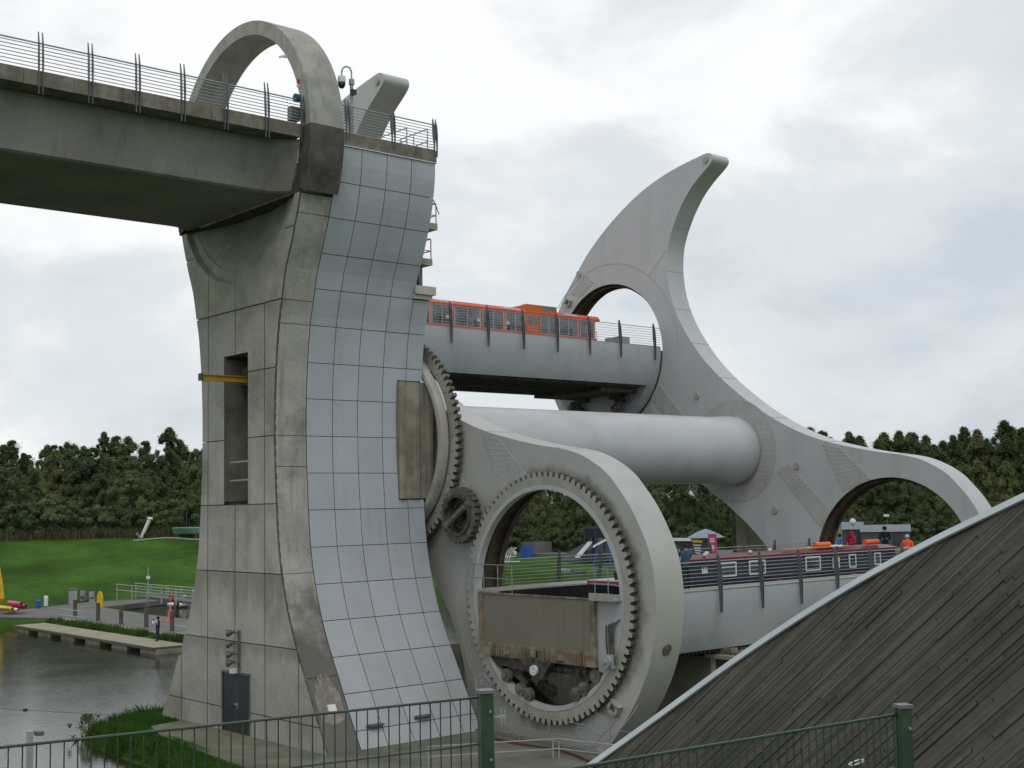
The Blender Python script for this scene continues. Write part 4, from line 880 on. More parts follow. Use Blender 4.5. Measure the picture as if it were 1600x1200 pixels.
# ------------------------------------------------------------ people
def person(label, loc, face, h=1.72, cloth=('navyc', 'denim'), arms='down', sleeves=None, hat=None, hood=None, hair='black'):
    """continuous skinned body; face = direction in degrees the person looks"""
    s = h/1.75
    J = {'pel': (0, 0, .95), 'sp': (0, .0, 1.15), 'ch': (0, 0, 1.36), 'nk': (0, 0, 1.50), 'hd': (0, .02, 1.60), 'tp': (0, .01, 1.70),
         'hl': (-.09, 0, .9), 'hr': (.09, 0, .9), 'kl': (-.11, .03, .5), 'kr': (.11, .03, .5), 'al': (-.12, 0, .09), 'ar': (.12, 0, .09), 'tl': (-.13, .15, .04), 'tr': (.13, .15, .04),
         'sl': (-.19, 0, 1.42), 'sr': (.19, 0, 1.42)}
    if arms == 'up': J.update(el=(-.27, .2, 1.22), wl=(-.10, .36, 1.48), er=(.27, .2, 1.22), wr=(.10, .36, 1.48))
    elif arms == 'front': J.update(el=(-.28, .03, 1.15), wl=(-.06, .22, 1.13), er=(.28, .03, 1.15), wr=(.08, .22, 1.10))
    else: J.update(el=(-.27, .0, 1.14), wl=(-.27, .12, .92), er=(.27, .0, 1.14), wr=(.27, .12, .92))
    E = [('pel', 'sp'), ('sp', 'ch'), ('ch', 'nk'), ('nk', 'hd'), ('hd', 'tp'), ('pel', 'hl'), ('pel', 'hr'), ('hl', 'kl'), ('hr', 'kr'), ('kl', 'al'), ('kr', 'ar'), ('al', 'tl'), ('ar', 'tr'), ('ch', 'sl'), ('ch', 'sr'), ('sl', 'el'), ('sr', 'er'), ('el', 'wl'), ('er', 'wr')]
    RD = dict(pel=.16, sp=.155, ch=.17, nk=.065, hd=.1, tp=.075, hl=.1, hr=.1, kl=.07, kr=.07, al=.05, ar=.05, tl=.045, tr=.045, sl=.085, sr=.085, el=.065, er=.065, wl=.05, wr=.05)
    names = list(J); me = bpy.data.meshes.new('body'); me.from_pydata([tuple(c*s for c in J[k]) for k in names], [(names.index(a), names.index(b)) for a, b in E], [])
    o = bpy.data.objects.new('tmp', me); COL.objects.link(o)
    md = o.modifiers.new('s', 'SKIN'); 
    for i, k in enumerate(names):
        me.skin_vertices[0].data[i].radius = (RD[k]*s, RD[k]*s*.8 if k in ('pel', 'sp', 'ch') else RD[k]*s)
    me.skin_vertices[0].data[0].use_root = True
    o.modifiers.new('u', 'SUBSURF').levels = 1
    dg = bpy.context.evaluated_depsgraph_get(); ev = o.evaluated_get(dg); m2 = bpy.data.meshes.new_from_object(ev)
    COL.objects.unlink(o); bpy.data.objects.remove(o)
    root = thing('person', label, 'person', loc, math.radians(face-90))
    m2.materials.clear()
    for k in (cloth[0], cloth[1], 'skin', 'black', sleeves or cloth[0]): m2.materials.append(MT[k])
    hands = [Vector(J['wl'])*s, Vector(J['wr'])*s]
    for p in m2.polygons:
        c = p.center; i = 0
        if c.z > 1.50*s: i = 2
        elif c.z < .1*s: i = 3
        elif c.z < .93*s and abs(c.x) < .22*s: i = 1
        if sleeves and (abs(c.x) > .17*s or c.y > .15*s) and c.z > 1.0*s and i == 0: i = 4
        for hh in hands:
            if (c-hh).length < .075*s: i = 2
        p.material_index = i; p.use_smooth = True
    b = bpy.data.objects.new('body', m2); COL.objects.link(b); b.parent = root
    g = MB()
    if hood: g.lathe([(.17*s, 1.44*s), (.15*s, 1.55*s), (.135*s, 1.66*s), (.08*s, 1.75*s), (.01, 1.77*s)], (0, -.03*s, 0), 10); g.build('hood', hood, root, local=True, smooth=True)
    elif hat: g.lathe([(.118*s, 1.61*s), (.12*s, 1.67*s), (.09*s, 1.75*s), (.02*s, 1.78*s)], (0, .0, 0), 10); g.build('hat', hat, root, local=True, smooth=True)
    else: g.lathe([(.1*s, 1.56*s), (.115*s, 1.66*s), (.09*s, 1.73*s), (.02*s, 1.75*s)], (0, -.02*s, 0), 10); g.build('hair', hair, root, local=True, smooth=True)
    if arms == 'up': g = MB(); g.box(-.08, .08, .38*s, .41*s, 1.45*s, 1.55*s); g.build('phone', 'black', root, local=True)
    return root
cx, cz = cl
person('person in a teal jacket and dark cap photographing from the lower gondola walkway', (cx+3.45, 4.5, cz+.16), 150, 1.8, ('tealc', 'black'), 'up', hat='black')
person('person in a blue waterproof at the far end of the lower gondola', (cx-3.3, 24.3, cz+.1), 200, 1.66, ('bluec', 'denim'), 'down', hair='black')
person('person in a crimson hooded coat at the far end of the lower gondola', (cx-3.0, 24.95, cz+.1), 270, 1.76, ('pinkc', 'black'), 'front', hood='pinkc')
person('tall person in black with a knitted hat behind the orange float', (cx-1.2, 25.4, cz+.3), 300, 1.8, ('black', 'black'), 'front', hat='navyc')
r_ = person('worker in orange high visibility clothes standing on the near gondola walkway', (cx+3.4, 20.3, cz+.12), 285, 1.72, ('hiviz', 'hiviz'), 'front', hat='rail2')
g = MB(); s_ = .98
g.lathe([(.192, 1.12), (.194, 1.16)], (0, 0, 0), 12); g.build('reflective_band', 'white', r_, local=True)
person('person in a dark gilet taking a photograph on the jetty', (-38.0, 6.5, -11.95), 215, 1.75, ('navyc', 'denim'), 'up', sleeves='whitec', hair='black')
person('distant person in a pale pink top beyond the wheel ring', (-92.0, 86.1, float(ground_z(-92., 86.1))+.0), 300, 1.7, ('whitec', 'denim'), 'down')

# ------------------------------------------------------------ far support and dock walls
t = thing('far_support', 'concrete pier behind the far arm holding the other end of the axle', 'pier', (0, 29, -12))
MB().box(-2.85, 2.6, 27.4, 30.5, -12.4, -1.2).build('wall', 'olive', t); MB().box(-4.4, -2.86, 28.9, 31.5, -12.4, -.4).build('buttress', 'joint', t)
t = thing('dock_pier', 'olive stained concrete dock wall under the lower gondola', 'wall', (13, 7, -18.6))
MB().box(9.6, 13.4, 5.9, 9.0, -18.6, -9.1).build('wall', 'olive', t); MB().box(13.45, 13.6, 5.9, 6.05, -18.6, -8.95).build('conduit', 'white', t)
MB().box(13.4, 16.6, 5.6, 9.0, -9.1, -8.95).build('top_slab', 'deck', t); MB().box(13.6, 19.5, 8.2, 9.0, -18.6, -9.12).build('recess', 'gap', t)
g = MB(); random.seed(5)
for k in range(26): x = 13.5+k*.2; g.box(x, x+random.uniform(.1, .25), 5.9, 6.3, -8.94, -8.94+random.uniform(.05, .35))
g.build('wall_top_debris', 'rust', t)
g = MB(); g.box(6.0, 9.55, 4.0, 9.0, -18.6, -11.6); o = g.build('dock_step', 'dock', t)

# ------------------------------------------------------------ timber clad wall of the visitor building
EC = [(30.2, -19.33, -8.66), (32.486, -19.225, -7.226), (33.497, -19.175, -6.59), (34.376, -19.126, -6.029), (35.631, -19.049, -5.22), (36.827, -19.033, -4.523), (37.959, -19.071, -3.932), (39.026, -19.163, -3.447), (39.779, -19.255, -3.14), (40.483, -19.348, -2.861), (41.35, -19.463, -2.518), (44.2, -19.86, -1.4), (49.0, -20.6, .5), (56.0, -21.8, 3.0), (63.0, -23.2, 5.0)]
O0 = Vector(EC[1]); Nn = Vector((-.3279, -.7461, .5796)).normalized(); dpl = Vector((-.703, -.217, -.677)); dpl = (dpl-Nn*dpl.dot(Nn)).normalized(); wpl = Nn.cross(dpl).normalized()
E2 = [((Vector(p)-O0).dot(dpl), (Vector(p)-O0).dot(wpl)) for p in EC]
E2 = spline(E2, 5, False)
if E2[-1][1] < E2[0][1]: wpl = -wpl; E2 = [(a, -b) for a, b in E2]
wb = thing('visitor_building', 'dark weathered timber clad curved building in the right foreground with pale edging', 'building', (36, -20, -12))
eu = np.array([a for a, b in E2]); ew = np.array([b for a, b in E2]); od = np.argsort(ew); eu, ew = eu[od], ew[od]
def P3(u, w_, h=0): return O0+dpl*u+wpl*w_+Nn*h
ZB = -11.9
def ubot(w_):                                           # where a board reaches the ground
    p = P3(0, w_); return (ZB-p.z)/dpl.z
NW = 150; wmin, wmax = float(ew[0]), float(ew[-1])
WE = [wmin]                                            # board widths: wide at the low end, narrower towards the high end
while WE[-1] < wmax-.05: WE.append(WE[-1]+float(np.interp(WE[-1], [wmin, wmin+(wmax-wmin)*.6], [.080, .076])))
NW = len(WE)-1
g = MB()
prev = None
for k in range(121):
    w_ = wmin+(wmax-wmin)*k/120; u0, u1 = float(np.interp(w_, ew, eu))+.02, ubot(w_)
    cur = (P3(u0, w_, -.05), P3(max(u1, u0+.05), w_, -.05))
    if prev: g.add([prev[0], prev[1], cur[1], cur[0]], [(0, 1, 2, 3)])
    prev = cur
g.build('backing', 'gap', wb)
random.seed(11); NPL = 0; REST = MB()
for k in range(NW):
    wa, wb_ = WE[k]+.0025, WE[k+1]-.0025
    ua, ub = float(np.interp(wa, ew, eu)), float(np.interp(wb_, ew, eu)); e1 = min(ubot(wa), ubot(wb_)); u = min(ua, ub)
    if e1 < u+.1: continue
    cuts = [None]; p = max(ua, ub)+random.uniform(.6, 4.2)
    while p < e1: cuts.append(p); p += random.uniform(2.6, 4.8)
    cuts.append(e1)
    for i in range(len(cuts)-1):
        s0a, s0b = (ua, ub) if cuts[i] is None else (cuts[i]+.012, cuts[i]+.012); s1 = cuts[i+1]
        if s1-max(s0a, s0b) < .05: continue
        h = random.uniform(-.006, .012); w0, w1 = wa, wb_
        if k in (0,): pass
        g = MB(); q = [P3(s0a, w0, h), P3(s0b, w1, h+random.uniform(-.004, .004)), P3(s1, w1, h), P3(s1, w0, h)]
        b_ = [v-Nn*.045 for v in q]; g.add(q+b_, [(3, 2, 1, 0), (0, 1, 5, 4), (1, 2, 6, 5), (2, 3, 7, 6), (3, 0, 4, 7)]); 
        if (q[0]-CAM).dot(R2)/(q[0]-CAM).dot(Fw) < .43 or (q[3]-CAM).dot(R2)/(q[3]-CAM).dot(Fw) < .43 and (q[0]-CAM).dot(Fw) > 0: seen = (s0a-0) < 1e9 and max((q[0]-CAM).dot(U2)/(q[0]-CAM).dot(Fw), (q[1]-CAM).dot(U2)/(q[1]-CAM).dot(Fw)) > -.34
        else: seen = False
        if seen: g.build('plank', 'wall', wb); NPL += 1
        else: REST.v += g.v and [] or []; k0 = len(REST.v); REST.v += g.v; REST.f += [tuple(i_+k0 for i_ in f_) for f_ in g.f]; REST.m += g.m
stuff(REST.build('outer_planks', 'wall', wb)); print('PLANKS', NPL)
# edging along the top
fp = [Vector(p) for p in spline(EC, 4, False)]
bk = Vector((-.12, .42, -.17))
cutk = list(range(0, len(fp), 11))+[len(fp)-1]
for a, b in zip(cutk[:-1], cutk[1:]):
    g = MB(); seg = fp[a:b+1]; P = []
    for i, p in enumerate(seg):
        j = a+i; t_ = (fp[min(j+1, len(fp)-1)]-fp[max(j-1, 0)]).normalized(); dn = t_.cross(Nn).normalized(); dn = dn if dn.z < 0 else -dn
        fw_ = .135*(p-CAM).length/20; lo = p+dn*fw_+Nn*.05; hi = p+Nn*.05
        P.append((hi, lo, lo-Nn*.03, hi-Nn*.03+bk*0+dn*0, hi+bk, hi+bk+Vector((0, 0, -.1))))
    vs = [v for r in P for v in (r[0], r[1], r[2], r[4])]
    fs = []
    for i in range(len(P)-1):
        for k in range(4): fs.append((i*4+k, i*4+(k+1) % 4, i*4+4+(k+1) % 4, i*4+4+k))
    fs += [(0, 1, 2, 3), tuple((len(P)-1)*4+k for k in (3, 2, 1, 0))]
    g.add(vs, fs); g.build('edging', 'fascia', wb)
# back slope of the roof
g = MB(); prev = None
for p in fp:
    cur = (p+bk, Vector((p.x-.8, p.y+3.0, p.z-2.2)), Vector((p.x-.8, p.y+3.0, -12.0)))
    if prev: g.add([prev[0], prev[1], cur[1], cur[0]], [(3, 2, 1, 0)]); g.add([prev[1], prev[2], cur[2], cur[1]], [(3, 2, 1, 0)])
    prev = cur
g.build('roof_slope', 'gap', wb)

# ------------------------------------------------------------ fences near the camera
def fence_post(x, y, zt, ang, label, cat='fence post', sc=1):
    t = thing('fence_post', label, cat, (x, y, -5.0), ang); t.scale = (sc, sc, 1)
    g = MB(); g.box(-.033, .033, -.028, .012, 0, zt+5); g.box(-.033, .033, .0205, .036, 0, zt+5); g.build('post', 'green', t, local=True)
    g = MB(); g.box(-.04, .04, -.036, .044, zt+5.001, zt+5.016); g.build('cap', 'fcap', t, local=True)
    for z in (-.085, -.315):
        g = MB(); g.tube((0.014, .0361, zt+5+z), (0.014, .043, zt+5+z), .006, 8); g.tube((0.034, .02, zt+5+z), (0.044, .02, zt+5+z), .0065, 8); g.tube((.014, -.029, zt+5+z), (.014, -.04, zt+5+z), .0065, 8); g.build('bolt', 'bolt', t, local=True)
    return t
def mesh_panel(a, b, zt, pitch, label, hs=(0, .225, .45, .675, .9)):
    a, b = Vector((*a, zt)), Vector((*b, zt)); L = (b-a).length; d = (b-a)/L
    t = thing('mesh_fence', label, 'fence', ((a+b)/2-Vector((0, 0, zt+4.95))))
    n = int(L/pitch); me = None
    for i in range(n+1):
        p = b-d*(pitch*(i+.5))
        if i >= 300 or (p-a).dot(d) < 0: break
        MB().tube(p+Vector((0, 0, .0)), p-Vector((0, 0, 1.05)), .0032, 6).build('wire', 'green', t)
    for h in hs:
        for o_ in ((-.006, .006) if h else (0,)):
            q = Vector((-d.y, d.x, 0))*o_; MB().tube(a+q-Vector((0, 0, h)), b+q-Vector((0, 0, h)), .0045 if h else .0065, 6).build('cross_wire', 'green', t)
    return t
pA, pB = (42.99, -32.47), (43.38, -30.3); dL = Vector((pA[0]-pB[0], pA[1]-pB[1])); 
mesh_panel((pB[0]+dL.x*1.5, pB[1]+dL.y*1.5), (pB[0]+.01, pB[1]+.05), -3.79, .055, 'green welded mesh fence panel in the left foreground ending at the latch post')
pC, pD = (45.15, -29.37), (44.98, -31.08); dR = Vector((pD[0]-pC[0], pD[1]-pC[1]))
mesh_panel((pC[0]+dR.x*1.35, pC[1]+dR.y*1.35), pC, -3.79, .0445, 'green welded mesh fence panel in front of the timber wall')
fence_post(43.448, -30.293, -3.762, 1.15, 'green steel fence post with a latch, left one of the two')
fence_post(45.18, -29.36, -3.76, 1.15, 'green steel fence post in front of the timber wall', sc=.8)
g = MB(); c = Vector((43.475, -30.215, -3.87))
g.tube(c+Vector((0, 0, -.055)), c+Vector((0, 0, .03)), .0035, 6); g.tube(c+Vector((.01, .012, -.05)), c+Vector((.01, .012, .02)), .003, 6); g.obox(c+Vector((.005, .006, -.015)), (.008, .01, 0), (-.004, .003, 0), (0, 0, .01)); g.obox((43.455, -30.235, -3.885), (.02, .022, 0), (-.003, .003, 0), (0, 0, .005))
tag(g.build('gate_latch', 'bolt'), 'galvanised latch on the side of the left fence post', 'latch')
g = MB(); p = Vector((45.11, -29.62, -3.965)); pts = []
for k in range(13): a = 2*PI*k/12; pts.append(p+Vector((.006*math.sin(a), .055*math.cos(a), .01*math.sin(a))))
g.path(pts, .0035, 5); tag(g.build('cable_tie', 'white'), 'white cable tie looped on the right foreground fence', 'cable tie')
t = thing('marker_post', 'slim grey post with a bracket at the bottom left behind the green fence', 'post', (40.79, -31.54, -9)); 
MB().box(40.775, 40.805, -31.555, -31.525, -9, -4.1).build('post', 'rail2', t); MB().box(40.775, 40.83, -31.51, -31.47, -4.13, -4.105).build('bracket', 'grey', t)

# low railings, hose near the dock
def lowrail(pts, zt, name, label, m='rail', hs=(0, .5), r=.022, base=-12.0):
    t = thing(name, label, 'railing', (pts[0][0], pts[0][1], base))
    for p in pts: MB().tube((p[0], p[1], base), (p[0], p[1], zt+.02), r, 6).build('post', m, t)
    for h in hs:
        g = MB(); g.path([(p[0], p[1], zt-h) for p in pts], r*.8, 5); g.build('rail', m, t)
    return t
lowrail([(6.6, -1.0), (8.0, -.98), (9.6, -.98), (11.3, -.98), (12.9, -.98), (14.6, -.98), (16.5, -.98), (19, -.98)], -10.95, 'dock_railing', 'thin two bar steel railing along the dock edge under the near arm', 'rail', (0, .52), .018)
t = lowrail([(11.2, -6.6), (12.2, -4.6), (13.3, -2.6), (13.4, -2.4), (15.2, -2.0), (16.4, -1.7)], -11.25, 'paving_railing', 'pale steel railing on the paving in front of the near arm', 'rail2', (0, .35), .03)
g = MB(); pts = [(8+.35*k, -1.35-.25*math.sin(k*.35)-.04*k, -11.86) for k in range(40)]; g.path(pts, .045, 6); tag(g.build('hose', 'hose'), 'red hose lying along the dock edge at the foot of the near arm', 'hose')
t = thing('ladder_cage', 'small tangled steel ladder bracket at the foot of the cladding', 'ladder', (6.9, -.5, -12))
g = MB(); 
for k in range(5): g.tube((6.55+.07*k, -.62, -10.2-.4*k), (6.55+.07*k, -.28, -10.25-.4*k), .025)
g.tube((6.4, -.6, -9.9), (7.0, -.6, -11.95), .03); g.tube((6.4, -.28, -9.9), (7.0, -.28, -11.95), .03); g.path([(6.4, -.6, -9.9), (6.6, -.3, -9.7), (6.95, -.2, -10.1), (7.1, -.3, -11.0)], .025); g.build('ladder', 'rail', t)

# ------------------------------------------------------------ left bank: jetty, posts, gangway, small things
t = thing('floating_jetty', 'long sand coloured floating jetty on pale floats across the pool', 'jetty', (-47, 5.8, -12.45))
MB().box(-60.3, -34.3, 4.5, 7.0, -12.12, -11.95).build('deck', 'jet', t)
MB().box(-60.34, -34.26, 4.42, 4.499, -12.14, -11.97).build('fender_edge', 'timber', t); MB().box(-34.299, -34.22, 4.42, 7.05, -12.14, -11.97).build('fender_edge', 'timber', t)
for k in range(6): x = -60.2+k*4.7; MB().box(x, x+2.6, 4.6, 6.9, -12.7, -12.121).build('float', 'jfl', t)
posts = [(-63.3, 10.75), (-57.8, 10.5), (-53.2, 10.5), (-48.7, 10.6), (-44.0, 10.5), (-39.4, 10.5)]
for k, (x, y) in enumerate(posts):
    g = MB(); g.box(x-.13, x+.13, y-.13, y+.13, -12.1, -10.4); tag(g.build('bollard_post', 'timber'), 'square dark timber post on the quay behind the jetty', 'post', 'timber posts along the quay')
def handrail(p, q, zt, n, label, cat='railing', m='rail2', zb=-11.9, bars=2):
    t = thing('handrail', label, cat, (p[0], p[1], zb)); a, b = Vector((*p, 0)), Vector((*q, 0))
    for k in range(n):
        r = a.lerp(b, k/(n-1)); MB().tube((r.x, r.y, zb), (r.x, r.y, zt), .035, 6).build('post', m, t)
    for k in range(bars): z = zt-k*.5; MB().tube((a.x, a.y, z), (b.x, b.y, z), .04, 6).build('rail', m, t)
    return t
handrail((-62.6, 9.0), (-57.0, 9.0), -11.0, 2, 'white hooped handrail at the left end of the reed strip')
handrail((-37.6, 7.6), (-34.8, 7.6), -10.9, 2, 'pale handrail beside the right end of the jetty')
gw = thing('gangway', 'grey gangway with hand railings leading down to the far mooring', 'gangway', (-68, 22, -12))
MB().obox((-64.5, 22.6, -11.35), (9, .6, -.2), (-.1, 1.0, 0), (0, 0, .12)).build('ramp', 'path', gw)
for dy in (-1.0, 1.0):
    for x0_, x1_ in ((-78, -71), (-70.6, -65), (-68, -61.5)):
        for h in (.45, 1.0): MB().tube((x0_, 21.9+dy, -11.1+h), (x1_, 22.4+dy, -11.2+h), .045, 6).build('rail', 'rail2', gw)
        for x_ in (x0_, (x0_+x1_)/2, x1_): MB().tube((x_, 22+dy, -11.6), (x_, 22+dy, -10.15), .045, 6).build('post', 'rail2', gw)
for x_ in (-66, -60, -57): MB().box(x_-.2, x_+.2, 21.4, 21.8, -13, -11.4).build('pile', 'timber', gw)
g = MB(); g.prism([(-73.2, -11.9), (-72.1, -11.9), (-72.0, -11.0), (-72.25, -10.5), (-72.65, -10.35), (-73.05, -10.5), (-73.3, -11.0)], 16.9, 17.0); t = g.build('yellow_sign', 'ylw'); tag(t, 'rounded yellow sign board at the head of the gangway', 'sign')
t = thing('flagpole', 'thin pale mast standing by the gangway', 'mast', (-71.5, 21.3, -12)); MB().tube((-71.5, 21.3, -12), (-71.5, 21.3, -8.3), .05, 6).build('pole', 'rail2', t); MB().box(-71.7, -71.3, 21.2, 21.4, -9.4, -9.1).build('lamp', 'white', t)
t = thing('litter_bin', 'grey rectangular litter bin at the path edge', 'bin', (-79.9, 17.2, -11.9)); MB().box(-80.25, -79.55, 16.9, 17.5, -11.9, -10.55).build('body', 'rail2', t); MB().box(-80.3, -79.5, 16.85, 17.55, -10.55, -10.4).build('lid', 'grey', t)
g = MB(); g.lathe([(.2, 0), (.2, .85), (.17, .95), (.05, 1.0)], (-79.4, 14.3, -11.9), 10); tag(g.build('path_bollard', 'white'), 'short white bollard at the grass edge left of the bin', 'bollard')
t = thing('park_bench', 'timber bench facing the pool beside the litter bin', 'bench', (-81.3, 19.3, -11.85))
MB().box(-82.6, -80.0, 19.0, 19.5, -11.45, -11.37).build('seat', 'timber', t); MB().box(-82.6, -80.0, 19.55, 19.62, -11.3, -10.75).build('backrest', 'timber', t)
for x_ in (-82.4, -80.2): MB().box(x_-.05, x_+.05, 19.0, 19.6, -11.9, -10.8).build('leg', 'rail2', t)
t = thing('traffic_cone', 'orange cone on the quay near the last timber post', 'cone', (-52.6, 14.5, -11.9))
MB().lathe([(.32, .03), (.24, .1), (.05, 1.25), (.02, 1.3)], (-52.6, 14.5, -11.9), 12).build('cone', 'olift', t); MB().box(-53, -52.2, 14.1, 14.9, -11.9, -11.86).build('base', 'olift', t)
g = MB(); g.lathe([(.32, 0), (.32, 1.5), (.3, 1.6)], (-70.6, 25.9, -12.5), 12); t = g.build('mooring_pile', 'navyc'); tag(t, 'dark mooring pile with a white cap by the swan boat', 'mooring pile'); MB().lathe([(.34, 0), (.34, .2), (.1, .28)], (-70.6, 25.9, -10.9), 12).build('cap', 'white', t)
t = thing('swan_pedalo', 'white pedal boat moored at the far side by the tower edge', 'boat', (-72.6, 25.4, -12.45))
MB().lathe([(.1, 0), (.9, .1), (1.15, .35), (1.05, .5), (.3, .62)], (-72.9, 25.2, -12.5), 14).build('hull', 'white', t, smooth=True); g = MB(); g.path([(-71.9, 25.2, -12.1), (-71.6, 25.2, -11.6), (-71.7, 25.2, -11.3), (-71.4, 25.2, -11.25)], .12, 8); g.build('neck', 'white', t); MB().lathe([(.5, 0), (.6, .25), (.3, .5)], (-71.5, 26.2, -12.3), 10).build('seat', 'whitec', t)
# yellow inflatable, pink canoes, blue bin at the left edge
t = thing('furled_parasol', 'tall furled yellow parasol at the left edge of the view', 'parasol', (-70.0, 6.2, -11.9))
MB().tube((-70.0, 6.2, -11.9), (-70.0, 6.2, -6.6), .05, 8).build('pole', 'timber', t); MB().lathe([(.5, 1.2), (.75, 1.6), (.62, 2.8), (.35, 4.3), (.06, 5.4)], (-70.0, 6.2, -11.9), 9).build('canopy', 'ylw', t)
t = thing('stacked_canoes', 'heap of pink and cream canoes at the left edge of the path', 'canoes', (-72.6, 8.6, -11.9))
for k, (m, dz, dy) in enumerate((('pink', .6, .3), ('ylw', .2, -.5), ('pink', .35, .7), ('white', .05, 0))):
    g = MB(); S = []
    for q in range(9): a = q/8; x_ = -74.5+3.4*a; w_ = .38*math.sin(PI*min(max(a, .04), .96))**.6; S.append([(x_, 8.6+dy-w_, -11.75+dz+.2), (x_, 8.6+dy, -11.85+dz), (x_, 8.6+dy+w_, -11.75+dz+.2), (x_, 8.6+dy, -11.4+dz)])
    for a, b in zip(S[:-1], S[1:]): g.add(a+b, [(i, (i+1) % 4, 4+(i+1) % 4, 4+i) for i in range(4)])
    g.build('canoe', m, t)
t = MB().lathe([(.22, 0), (.25, .7), (.2, .8)], (-76.9, 12.6, -11.9), 10).build('blue_bin', 'blue'); tag(t, 'small blue barrel beside the canoes', 'barrel')
g = MB(); g.disc((0, 0), .28, .4, -.06, .06, 16); o = g.build('lifebuoy', 'red', local=True); o.location = (-66.3, 21.2, -10.9); tag(o, 'red lifebuoy hung behind the jetty photographer', 'lifebuoy')
# buoy line
random.seed(9); bp = [(-37, -19), (-31, -16.7), (-22.5, -13.4), (-16.5, -10.6), (-11.2, -8.0)]
g = MB(); g.path([(x, y, ZW+.003) for x, y in bp], .006, 4); t = g.build('float_line', 'dark'); tag(t, 'thin rope with small floats stretched over the water', 'rope')
for k, (x, y) in enumerate(bp[:-1]): MB().lathe([(.04, 0), (.13, .04), (.13, .09), (.04, .12)], (x, y, ZW-.03), 8).build('float', ('red', 'dark')[k % 2], t)
# sculpture, green boat, white line of flags at the wood edge
gz = lambda x, y: float(ground_z(x, y))
gz = lambda x, y: float(ground_z(x, y))
def polar(px, D):                                            # bearing given as the tangent right of the lens axis
    a = math.atan((px-800)/2019.12); d = Vector((Fw.x, Fw.y)).normalized(); c, s = math.cos(-a), math.sin(-a)
    return CAM.x+D*(d.x*c-d.y*s), CAM.y+D*(d.x*s+d.y*c)
X0, Y0 = -118.0, 42.2; z_ = gz(X0, Y0)
t = thing('leaning_sculpture', 'leaning white post shaped sculpture at the edge of the wood', 'sculpture', (X0, Y0, z_))
g = MB(); g.tube((X0-.2, Y0-.3, z_), (X0+.5, Y0+.6, z_+2.5), .2, 8, .27); g.tube((X0-.2, Y0-.3, z_), (X0-.5, Y0-.8, z_+.7), .22, 8, .14); g.build('stem', 'white', t); MB().lathe([(.25, 0), (.4, .15), (.36, .35), (.1, .42)], (X0+.55, Y0+.65, z_+2.4), 8).build('head', 'white', t)
X0, Y0 = -114.6, 46.9; z_ = gz(X0, Y0)
t = thing('green_dinghy', 'pale green dinghy on a trailer beside the wood', 'boat', (X0, Y0, z_))
g = MB(); S = []
for q in range(7): a = q/6; w_ = .15+.6*math.sin(PI*min(a+.12, 1)*.9); x_, y_ = X0-1.7+3.4*a, Y0-1.1+2.2*a; S.append([(x_, y_-w_, z_+1.4), (x_, y_, z_+.6), (x_, y_+w_, z_+1.4), (x_, y_, z_+1.5)])
for a, b in zip(S[:-1], S[1:]): g.add(a+b, [(i, (i+1) % 4, 4+(i+1) % 4, 4+i) for i in range(4)])
g.add(S[0], [(0, 1, 2, 3)]); g.add(S[-1], [(3, 2, 1, 0)]); g.build('hull', 'kay', t)
g = MB(); g.box(X0-1.5, X0-1.3, Y0-1, Y0-.8, z_-.1, z_+.75); g.box(X0+1.1, X0+1.3, Y0+.6, Y0+.8, z_-.1, z_+.75); g.obox((X0, Y0, z_+.62), (1.5, .95, 0), (-.05, .08, 0), (0, 0, .05)); g.tube((X0-.2, Y0, z_+1.3), (X0-.2, Y0, z_+3.6), .05); g.build('trailer', 'dark', t)
g = MB()
for k in range(30):
    x_, y_ = polar(208+3.5*k, 181+1.5*math.sin(k*.12)); z_ = gz(x_, y_); g.box(x_-.08, x_+.08, y_-.08, y_+.08, z_, z_+.12)
tag(g.build('white_marker_line', 'white'), 'dotted white line of markers along the top of the mown field', 'line markers')['kind'] = 'stuff'

# ------------------------------------------------------------ far right: sheds, parasol, banners, playground
def shed(x, y, ang, l, wd, hw, hr, label):
    t = thing('shed', label, 'shed', (x, y, gz(x, y)-.1), ang); 
    MB().box(-l/2, l/2, -wd/2, wd/2, 0, hw).build('wall', 'shed', t, local=True)
    g = MB(); g.prismx([(-wd/2-.2, hw), (0, hr), (wd/2+.2, hw), (0, hw-.0)], -l/2-.15, l/2+.15); g.build('roof', 'shedr', t, local=True)
    g = MB(); g.prismx([(-wd/2, hw), (0, hr-.05), (wd/2, hw)], l/2+.16, l/2+.2); g.build('gable', 'shed', t, local=True)
    MB().box(l/2-2.4, l/2-1.3, -wd/2-.04, -wd/2, .1, 2.1).build('door', 'dgrey', t, local=True)
    return t
dv = math.atan2(.56, .83)
shed(-61.8, 132.4, math.radians(33), 6.9, 3.6, 2.1, 3.1, 'long dark grey shed with a pale grey roof, right one of the two')
shed(-68.2, 131.5, math.radians(33), 5.2, 3.6, 2.2, 3.3, 'shorter dark grey shed with a pale roof nearer the wheel ring')
g = MB(); g.lathe([(.05, 0), (.42, .3), (.5, .6), (.35, .95), (.05, 1.1)], (-64.0, 127.5, gz(-64, 127.5)+3.1), 12); o = g.build('balloon', 'whitec', smooth=True); tag(o, 'pale pink balloon between the two sheds', 'balloon')
t = thing('floodlight_mast', 'slim mast with a white lamp head behind the sheds', 'lamp', (-62.4, 134.0, gz(-62.4, 134.))); z_ = gz(-62.4, 134.); MB().tube((-62.4, 134, z_), (-62.4, 134, -5.6), .06, 6).build('pole', 'grey', t); MB().box(-62.9, -62.2, 133.8, 134.2, -5.7, -5.35).build('lamp', 'white', t)
lowrail([(-57, 134.5), (-54.5, 135.9), (-52, 137.4)], gz(-55, 136)+1.3, 'shed_railing', 'short dark rail to the right of the long shed', 'dark', (0, .4), .06, gz(-55, 136))
